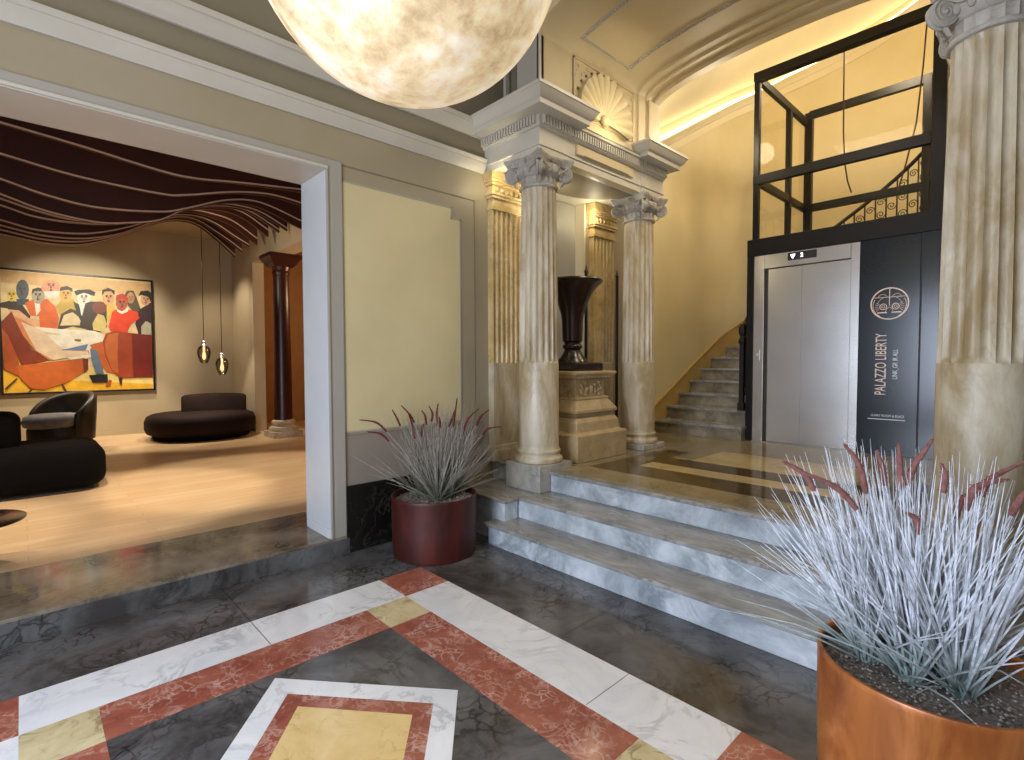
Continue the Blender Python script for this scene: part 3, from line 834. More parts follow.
b=MB(); b.sqlathe([(.295,1.275),(.30,1.28),(.30,1.30),(.285,1.305)],(UX,UY)); b.build('top_slab',M['ped'],t,bevel=.004)
UZ=1.305
t=thing('urn','tall dark oxblood trumpet shaped urn on the carved stone pedestal','urn',(UX,UY,UZ))
b=MB(); b.sqlathe([(.205,UZ),(.21,UZ+.02),(.21,UZ+.07),(.20,UZ+.08)],(UX,UY)); b.build('square_foot',M['urn'],t,bevel=.006)
b=MB(); b.lathe([(.155,UZ+.08),(.145,UZ+.10),(.115,UZ+.13),(.09,UZ+.17),(.075,UZ+.205),(.092,UZ+.215),(.096,UZ+.23),(.092,UZ+.245),(.078,UZ+.255),(.078,UZ+.27)],(UX,UY),40); b.build('stem',M['urn'],t,smooth=40)
b=MB(); b.lathe([(.078,UZ+.27),(.095,UZ+.285),(.098,UZ+.35),(.102,UZ+.48),(.112,UZ+.55),(.14,UZ+.64),(.185,UZ+.735),(.225,UZ+.79),(.262,UZ+.825),(.283,UZ+.842),(.290,UZ+.855),(.283,UZ+.867),(.262,UZ+.863),(.21,UZ+.80),(.15,UZ+.70),(.09,UZ+.55),(.03,UZ+.4)],(UX,UY),48); b.build('bowl',M['urn'],t,smooth=40)
for (px,py,zt,lab) in ((-3.43,4.30,2.40,'slim dark iron pole with pointed tip directly behind the urn'),(-3.385,4.785,2.40,'slim dark iron pole with pointed tip left of the far column')):
    b=MB(); b.lathe([(.035,.5),(.035,.52),(.016,.53),(.016,zt-.08),(.024,zt-.075),(.012,zt-.05),(.002,zt)],(px,py),10); tag(b.build('iron_pole',M['iron'],smooth=40),lab,'pole')
# ================================================================== ELEVATOR
EY=5.95; EX0,EX1=-2.45,-.755; EYB=7.62
t=thing('elevator','black framed glass elevator shaft with brushed steel door and navy sign panel','elevator',((EX0+EX1)/2,6.78,.5))
def ebox(name,m,*bs,bevel=.004,parent=None):
    b=MB()
    for q in bs: b.box(*q)
    return b.build(name,m,parent or t,bevel=bevel)
ebox('post',M['black'],(-2.452,EY-.02,.5,-2.378,EY+.06,2.73))
ebox('post',M['black'],(-2.408,EY,2.73,-2.35,EY+.06,4.55))
ebox('post',M['black'],(-.858,EY,2.70,-.755,EY+.08,4.62),)
ebox('post',M['black'],(-2.40,EYB-.08,.5,-2.31,EYB,4.62))
ebox('post',M['black'],(-1.17,EYB-.08,.5,-1.09,EYB,4.62))
ebox('post',M['black'],(-.84,EYB-.08,.5,-.76,EYB,4.62))
ebox('post',M['black'],(-2.42,6.93,.5,-2.36,7.0,4.5))
ebox('beam',M['black'],(-2.452,EY-.025,2.55,-.755,EY+.06,2.735))
ebox('beam',M['black'],(-2.408,EY-.005,3.335,-.856,EY+.055,3.435))
ebox('beam',M['black'],(-2.41,EY-.015,4.455,-.77,EY+.075,4.55))
ebox('beam',M['black'],(-2.35,EYB-.07,3.345,-.80,EYB-.01,3.44))
ebox('beam',M['black'],(-2.35,EYB-.07,4.545,-.80,EYB-.01,4.64))
for z0,z1 in((3.345,3.43),(4.46,4.545)):
    ebox('beam',M['black'],(-2.41,EY+.05,z0,-2.36,EYB-.05,z1)); ebox('beam',M['black'],(-.82,EY+.05,z0,-.77,EYB-.05,z1))
ebox('glass_pane',M['glass'],(-2.36,EY+.02,2.735,-.858,EY+.028,3.335),bevel=0)
ebox('glass_pane',M['glass'],(-2.36,EY+.02,3.435,-.858,EY+.028,4.455),bevel=0)
ebox('glass_pane',M['glass'],(-2.388,EY+.06,2.60,-2.380,EYB-.08,3.345),bevel=0)
ebox('glass_pane',M['glass'],(-2.388,EY+.06,3.43,-2.380,EYB-.08,4.46),bevel=0)
ebox('side_panel',M['black'],(-2.43,EY+.06,.5,-2.40,EYB-.05,2.60))
ebox('side_panel',M['black'],(-.80,EY+.06,.5,-.77,EYB-.05,2.60))
ebox('shaft_floor',M['black'],(-2.40,EY+.06,2.40,-.80,EYB-.06,2.46))
# door surround and door leaves
df=ebox('door_frame',M['steel'],(-2.378,EY-.012,.5,-2.268,EY+.03,2.55),(-1.452,EY-.012,.5,-1.374,EY+.03,2.55),(-2.268,EY-.012,2.40,-1.452,EY+.03,2.55))
ebox('shadow_gap',M['darksteel'],(-2.268,EY+.012,.5,-2.238,EY+.05,2.40))
ebox('door_panel',M['steel'],(-2.238,EY+.02,.505,-1.90,EY+.045,2.395),bevel=.003)
ebox('door_panel',M['steel'],(-1.898,EY+.014,.505,-1.452,EY+.040,2.395),bevel=.003)
ebox('sill',M['steel'],(-2.378,EY-.03,.5,-1.374,EY-.005,.508),bevel=.001)
dp=ebox('floor_display',M['seam'],(-2.03,EY-.018,2.455,-1.755,EY-.010,2.535),bevel=.001)
b=MB(); b.prism([(-2.005,2.515),(-1.955,2.515),(-1.98,2.47)],1,EY-.0205,EY-.018); b.build('arrow',M['led'],dp)
F=lambda x,z,y=EY-.0185: Matrix.Translation((x,y,z))@Matrix.Rotation(PI/2,4,'X')
text_mesh('digit','2',.06,M['led'],dp,F(-1.893,2.495))
cb=ebox('call_button',M['steel'],(-2.350,EY-.020,1.40,-2.305,EY-.010,1.52),bevel=.002)
b=MB(); b.box(-2.340,EY-.024,1.445,-2.315,EY-.019,1.475); b.build('button',M['white_trim'],cb,bevel=.002)
# sign panel, frame strip
sp=ebox('sign_panel',M['sign'],(-1.370,EY-.014,.5,-.905,EY+.03,2.55),bevel=.002)
ebox('shadow_gap',M['seam'],(-.905,EY-.006,.5,-.893,EY+.03,2.55),bevel=0)
ebox('post',M['sign'],(-.893,EY-.02,.5,-.770,EY+.06,2.55),bevel=.002)
ebox('post',M['seam'],(-.770,EY-.022,.5,-.752,EY+.06,2.55),bevel=.001)
# emblem
ex,ez,er=-1.131,1.930,.150; ey=EY-.016
b=MB()
def ring_(b,cx,cz,r0,r1,y0,y1,n=48,a0=0,a1=360,ky=1.0):
    rings=[]
    full=abs(a1-a0)>=360
    for i in range(n+(0 if full else 1)):
        a=R(a0+(a1-a0)*i/n); c,s=math.cos(a),math.sin(a)
        rings.append([(cx+c*r0,y0,cz+s*r0*ky),(cx+c*r1,y0,cz+s*r1*ky),(cx+c*r1,y1,cz+s*r1*ky),(cx+c*r0,y1,cz+s*r0*ky)])
    if full: rings.append(rings[0])
    b.loft(rings,True,not full,not full)
ring_(b,ex,ez,er*.93,er,ey-.004,ey+.003)
em=b.build('emblem',M['letter'],sp)
b=MB()
b.box(ex-.003,ey-.003,ez-.02,ex+.003,ey+.001,ez+er*.93)
b.box(ex-er*.80,ey-.002,ez+.058,ex+er*.80,ey+.001,ez+.063)
b.box(ex-er*.62,ey-.003,ez-.088,ex-.018,ey+.001,ez-.078); b.box(ex+.018,ey-.003,ez-.088,ex+er*.62,ey+.001,ez-.078)
for sgn in(-1,1):
    cx=ex+sgn*.048; cz=ez-.028
    ring_(b,cx,cz,.024,.030,ey-.003,ey+.001,24); ring_(b,cx,cz,.010,.014,ey-.003,ey+.001,16)
    ring_(b,ex+sgn*.012,ez-.015,.115,.119,ey-.003,ey+.001,20,(300 if sgn>0 else 150),(390 if sgn>0 else 240))
    for k in range(5):
        a=R((-35+18*k)) if sgn>0 else R(180+35-18*k)
        p0=(cx+.038*math.cos(a),ey-.001,cz+.038*math.sin(a)); p1=(cx+.068*math.cos(a),ey-.001,cz+.068*math.sin(a)); b.tube([p0,p1],.0018,4)
    b.tube([(ex+sgn*(.02+.014*k),ey-.001,ez+.068+.022*math.sin(k*.62)) for k in range(6)],.002,4)
    b.tube([(ex+sgn*(.05+.012*k),ey-.001,ez+.052-.0035*k*k) for k in range(5)],.002,4)
    b.tube([(ex,ey-.001,ez-.03),(ex+sgn*.02,ey-.001,ez-.05),(ex+sgn*.03,ey-.001,ez-.075)],.0022,4)
b.build('emblem_drawing',M['letter'],em)
def VF(x,z): return Matrix.Translation((x,EY-.0145,z))@Matrix.Rotation(PI/2,4,'X')@Matrix.Rotation(PI/2,4,'Z')
text_mesh('lettering','PALAZZO LIBERTY',.125,M['letter'],sp,VF(-1.185,1.36),xscale=.56)
text_mesh('lettering','LINK_GR IR ALL',.055,M['letterw'],sp,VF(-1.075,1.36),xscale=.72)
text_mesh('lettering','LUXRY ROOM & PLACE',.032,M['letterw'],sp,F(-1.128,.872,EY-.0145),xscale=.78)
b=MB(); b.box(-1.285,EY-.016,.835,-.992,EY-.0138,.842); b.build('underline',M['letterw'],sp)
# cables
for x,y,pts in((0,0,[(-1.587,6.10,4.50),(-1.585,6.10,4.1),(-1.58,6.10,3.7),(-1.565,6.10,3.4),(-1.535,6.10,3.20),(-1.50,6.10,3.08)]),(0,0,[(-.93,6.10,4.50),(-.95,6.10,4.1),(-.99,6.10,3.6),(-1.06,6.10,3.25),(-1.12,6.10,3.0)])):
    b=MB(); b.tube(pts,.007,6); b.build('cable',M['rib'],t,smooth=60)

# ================================================================== SPHERE LAMP
LX,LY,LZ,LR=-1.645,1.05,2.925,.553
t=thing('globe_lamp','large glowing marbled alabaster globe hanging over the foyer','lamp',(LX,LY,LZ-LR))
b=MB(); b.ball((LX,LY,LZ),LR,64,40); b.build('globe',M['moon'],t,smooth=80)
b=MB(); b.tube([(LX,LY,LZ+LR-.01),(LX,LY,4.88)],.012,8); b.build('rod',M['iron'],t,smooth=60)
b=MB(); b.lathe([(.10,4.86),(.10,4.90),(.06,4.905)],(LX,LY),24); b.build('ceiling_rose',M['iron'],t,smooth=40)

# ================================================================== POTTED GRASSES
vr=Vector((.686,.7275,0)); vd=Vector((-.7275,.686,0))
def potted_grass(x,y,label,nbl,plumes,pxm,seed,mpot,mbl,mpl,spread,clumps,th):
    rnd=random.Random(seed); H=.43; RR=.31
    t=thing('potted_grass',label,'plant',(x,y,0),None)
    b=MB(); b.lathe([(.290,0),(.300,.004),(.304,.02),(.308,.20),(RR,.41),(.313,.425),(.310,.432),(.300,.432),(.294,.425),(.292,.36)],(x,y),72,cap1=False); b.build('pot',mpot,t,smooth=35)
    b=MB(); rings=[]
    for r in(.0,.05,.1,.15,.2,.25,.2935):
        rings.append([(x+max(r,.002)*math.cos(2*PI*i/40),y+max(r,.002)*math.sin(2*PI*i/40),.385+.012*noise.noise(Vector((r*9*math.cos(2*PI*i/40),r*9*math.sin(2*PI*i/40),seed)))) for i in range(40)])
    b.loft(rings,True,True,False)
    for k in range(950):
        r=.285*math.sqrt(rnd.random()); a=rnd.uniform(0,2*PI); s=rnd.uniform(.003,.0065)
        c=Vector((x+r*math.cos(a),y+r*math.sin(a),.390+rnd.uniform(-.003,.006)))
        b.add([c+Vector((s,0,0)),c+Vector((0,s,0)),c+Vector((-s,0,0)),c+Vector((0,-s,0)),c+Vector((0,0,s*.8)),c-Vector((0,0,s))],[(0,1,4),(1,2,4),(2,3,4),(3,0,4),(1,0,5),(2,1,5),(3,2,5),(0,3,5)],1 if rnd.random()<.5 else 0)
    g=b.build('gravel',[M['soil'],M['gravel']],t); g['kind']='stuff'
    b=MB()
    for k in range(nbl):
        cx,cy=rnd.choice(clumps); cx+=vd.x*.05; cy+=vd.y*.05; a=rnd.uniform(0,2*PI)
        base=Vector((x+cx+.035*math.sqrt(rnd.random())*math.cos(a),y+cy+.035*math.sqrt(rnd.random())*math.sin(a),.385))
        az=rnd.uniform(0,2*PI)
        lean=abs(rnd.gauss(0,.47))+.03; lean=min(lean,1.0)
        out=Vector((cx,cy,0))*1.2
        d=Vector((math.cos(az)*math.sin(lean),math.sin(az)*math.sin(lean),math.cos(lean)))+out
        d.normalize()
        if x+cx+d.x*.74>.23 or x+cx+d.x*.74<-3.53: d.x*=-.35; d.normalize()
        L=rnd.uniform(.46,.76)*(1-.12*lean)*spread
        sag=rnd.uniform(.0,.12)*lean*L*2
        pts=[];rad=[]
        for i in range(4):
            f=i/3; p=base+d*L*f+Vector((0,0,-sag*f*f)); pts.append(p); rad.append(th*(1,.95,.7,.15)[i])
        b.tube(pts,rad,3,caps=False)
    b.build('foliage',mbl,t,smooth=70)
    for pl in plumes:
        dep=rnd.uniform(-.10,.10)
        P=[]
        for (px,py) in pl: P.append(Vector((x,y,0))+vr*(px*pxm)+vd*dep+Vector((0,0,.43+py*pxm)))
        # smooth through the points
        pts=[]
        if len(P)==2: P=[P[0],(P[0]+P[1])/2+Vector((0,0,.006)),P[1]]
        n=10
        for i in range(n+1):
            f=i/n*(len(P)-1); k=min(int(f),len(P)-2); u=f-k
            p0=P[max(k-1,0)];p1=P[k];p2=P[k+1];p3=P[min(k+2,len(P)-1)]
            pts.append(.5*((2*p1)+(p2-p0)*u+(2*p0-5*p1+4*p2-p3)*u*u+(3*p1-p0-3*p2+p3)*u**3))
        rr=.0085 if pxm>.004 else .0105
        rad=[rr*(.55+.45*math.sin(PI*min(i/n*1.15+.12,1)))*(1+.12*rnd.uniform(-1,1)) for i in range(n+1)]; rad[-1]*=.35
        b=MB(); b.tube(pts,rad,7)
        # hairy outline
        for i in range(1,n):
            for k in range(5):
                a=rnd.uniform(0,2*PI); dd=Vector((math.cos(a),math.sin(a),rnd.uniform(0,1))).normalized()
                b.tube([pts[i],pts[i]+dd*rad[i]*1.7],[rad[i]*.35,.0005],3,caps=False)
        stem=[pts[0],pts[0]*.6+Vector((x,y,.40))*.4+Vector((0,0,.03)),Vector((x+rnd.uniform(-.03,.03),y+rnd.uniform(-.03,.03),.39))]
        p=b.build('plume',mpl,t,smooth=60)
        b=MB(); b.tube(stem,.0025,4); b.build('stem',mbl,p)
def Lp(*p): return [((a-353)/3.8,(445-c)/3.8) for a,c in p]
def Rp(*p): return [((a-692)/3.567,(868-c)/3.567) for a,c in p]
PL=[Lp((180,205),(140,170),(75,160)),Lp((185,245),(150,215),(100,208)),Lp((222,190),(190,125)),Lp((278,175),(262,145),(228,108)),Lp((282,235),(272,180),(258,140)),Lp((330,180),(325,145),(312,125)),Lp((345,170),(350,140),(335,110)),Lp((366,185),(366,140),(372,100)),Lp((385,190),(380,148)),Lp((408,195),(425,150),(438,115)),Lp((428,190),(436,140),(445,78)),Lp((463,225),(485,160),(530,118)),Lp((515,188),(535,150),(566,126)),Lp((540,222),(560,198),(612,190)),Lp((302,235),(305,200),(314,180))]
potted_grass(-3.16,2.19,'white grass with red plumes in the shaded copper pot below the straw panel',620,PL,.00730,7,M['copper_shaded'],M['blade'],M['plume'],.98,[(-.10,-.06),(.02,.03),(.10,-.05),(-.04,.10),(.10,.08)],.0030)
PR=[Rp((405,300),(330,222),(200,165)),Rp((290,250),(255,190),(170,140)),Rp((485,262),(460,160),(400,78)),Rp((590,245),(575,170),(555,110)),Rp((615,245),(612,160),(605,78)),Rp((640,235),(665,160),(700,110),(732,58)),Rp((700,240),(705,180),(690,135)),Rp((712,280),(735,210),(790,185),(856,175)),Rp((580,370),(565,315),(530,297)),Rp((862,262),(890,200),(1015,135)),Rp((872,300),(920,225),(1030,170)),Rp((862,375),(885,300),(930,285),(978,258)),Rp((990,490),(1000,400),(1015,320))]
potted_grass(-.27,2.09,'white grass with rose plumes in the brightly lit copper pot at the right',700,PR,.00316,11,M['copper'],M['blade_r'],M['plume_r'],1.0,[(-.12,-.06),(.0,-.10),(.12,-.08),(-.08,.08),(.08,.08),(0,0)],.0035)

# ================================================================== LOUNGE
LZ0=.131; LXF=-11.27; LC=3.75
b=MB(); b.box(LXF-.1,-5.0,.03,-4.37,3.40,LZ0); b.box(LXF-.1,3.40,.03,-4.37,5.6,LZ0); struct(b,'floor_lounge',M['oak'],org=(0,0,0))
b=MB(); b.box(LXF-.15,-5.0,.1,LXF,3.2,LC); struct(b,'wall_lounge_back',M['lwall'])
b=MB(); b.box(LXF,3.06,.1,-10.02,3.25,LC); struct(b,'wall_lounge_side',M['lwall'])
b=MB(); b.box(-10.02,3.06,3.18,-4.0,3.35,LC); struct(b,'wall_lounge_beam',M['lwall'])
b=MB(); b.box(-5.2,3.06,.1,XB-.001,3.35,3.18); struct(b,'wall_lounge_near',M['lwall'])
b=MB(); b.box(LXF-.1,5.5,.1,XB,5.6,LC); b.box(LXF-.1,3.2,.1,LXF,5.6,LC); struct(b,'wall_beyond',M['lback'])
b=MB(); b.box(LXF-.15,-5.1,.1,XB,-5.0,LC); struct(b,'wall_lounge_end',M['lwall'])
b=MB(); b.box(LXF-.1,-5.0,LC,XB,5.6,LC+.1); struct(b,'ceiling_lounge',M['lwall'])
b=MB(); b.box(LXF,-5.0,LZ0,LXF+.02,3.06,.20); struct(b,'baseboard_lounge',M['lwall'])
# lounge column
t=thing('round_column','dark red round column with pale stone foot at the lounge far corner','column',(-9.08,3.22,LZ0))
b=MB(); b.sqlathe([(.24,LZ0),(.24,.23)],(-9.08,3.22)); b.lathe([(.23,.23),(.235,.26),(.22,.30),(.18,.32),(.175,.34),(.19,.37),(.185,.40),(.15,.42)],(-9.08,3.22),28); b.build('foot',M['palestone'],t,smooth=35)
b=MB(); b.lathe([(.145,.42),(.14,1.2),(.13,2.2),(.122,2.86)],(-9.08,3.22),28); b.build('shaft',M['darkred'],t,smooth=40)
b=MB(); b.lathe([(.135,2.86),(.14,2.89),(.13,2.92),(.15,2.98)],(-9.08,3.22),28); b.sqlathe([(.15,2.98),(.19,3.02),(.20,3.04),(.23,3.09),(.26,3.12),(.26,3.18)],(-9.08,3.22)); b.build('capital',M['darkred'],t,smooth=35)
# wavy ribs
FIN={6.10:[(-.075,3.375),(.428,3.326),(1.035,3.253),(1.343,3.251),(1.776,3.307),(2.43,3.379)],
6.52:[(-.088,3.238),(.45,3.164),(1.101,3.145),(1.346,3.184),(1.801,3.315),(2.204,3.374),(2.594,3.345)],
6.94:[(-.1,3.122),(.237,3.037),(.624,2.997),(1.168,3.059),(1.43,3.151),(1.849,3.329),(2.23,3.375),(2.731,3.238)],
7.45:[(-.111,3.097),(.234,2.993),(.649,2.951),(.949,2.997),(1.251,3.087),(1.535,3.28),(1.818,3.391),(2.09,3.428),(2.391,3.395),(2.736,3.236)],
7.75:[(-.117,3.119),(.169,3.043),(.479,3.006),(.9,3.054),(1.302,3.175),(1.63,3.362),(2.046,3.470),(2.363,3.452),(2.734,3.268)],
8.20:[(-.126,3.146),(.177,3.069),(.571,3.07),(.952,3.131),(1.323,3.268),(1.725,3.476),(2.056,3.57),(2.379,3.548),(2.733,3.35)],
8.70:[(-.138,3.08),(.184,3.016),(.582,3.036),(.901,3.125),(1.253,3.287),(1.583,3.499),(1.855,3.58),(2.099,3.58),(2.394,3.519),(2.733,3.309)],
9.10:[(-.145,3.09),(.23,3.03),(.63,3.05),(1.02,3.17),(1.38,3.38),(1.70,3.56),(2.0,3.60),(2.25,3.54),(2.5,3.40),(2.73,3.28)],
9.45:[(-.155,3.10),(.27,3.04),(.68,3.08),(1.12,3.25),(1.48,3.47),(1.79,3.62),(2.07,3.63),(2.33,3.50),(2.55,3.37),(2.725,3.25)],
9.80:[(-.161,3.101),(.306,3.052),(.72,3.1),(1.207,3.324),(1.579,3.555),(1.876,3.66),(2.141,3.645),(2.416,3.471),(2.717,3.213)]}
FIN[5.68]=[(y,z+.12) for y,z in FIN[6.10]]; FIN[5.26]=[(y,z+.16) for y,z in FIN[6.10]]
def cat(P,n=6):
    out=[]
    for k in range(len(P)-1):
        p0=P[max(k-1,0)];p1=P[k];p2=P[k+1];p3=P[min(k+2,len(P)-1)]
        for i in range(n):
            u=i/n; out.append(tuple(.5*((2*p1[j])+(p2[j]-p0[j])*u+(2*p0[j]-5*p1[j]+4*p2[j]-p3[j])*u*u+(3*p1[j]-p0[j]-3*p2[j]+p3[j])*u**3) for j in(0,1)))
    return out+[P[-1]]
order=['nearest to the wide doorway','second','third','fourth','fifth','sixth','seventh','eighth','ninth','tenth','eleventh','furthest, nearest the painting']
for i,xk in enumerate(sorted(FIN)):
    P=FIN[xk]
    # continue the wave beyond what the doorway shows
    y0,z0=P[0]; sl=(P[1][1]-P[0][1])/(P[1][0]-P[0][0])
    ext=[(y0-2.4,z0+.02),(y0-1.9,z0+.22),(y0-1.2,z0+.30),(y0-.55,z0-sl*.55+.0)]
    pts=cat(ext+P)
    if pts[-1][0]<2.7: pts.append((2.73,pts[-1][1]-.02))
    lab='dark brown wavy ceiling board, '+(order[i] if i in(0,11) else order[i]+' counted from the doorway')+', lit lower edge'
    t=thing('ceiling_rib',lab,'ceiling rib',(-xk,.5,LC-.7),'wavy ceiling ribs')
    lip=.09 if xk in(6.94,8.20,8.70) else .025
    b=MB(); L=[(y,min(z-lip*max(.12,min(1,(y-1.5)/1.1))*(1 if y>1.5 else .12),LC-.02)) for y,z in pts]; b.prism(L+[(L[-1][0],LC-.01),(L[0][0],LC-.01)],0,-xk-.02,-xk+.02); b.build('board',M['rib'],t)
    b=MB(); L=pts; b.loft([[(-xk-.015,y,z),(-xk+.028,y,z),(-xk+.028,y,z+.016),(-xk-.015,y,z+.016)] for y,z in L]); b.build('lower_edge',M['lit_edge'],t,smooth=50)
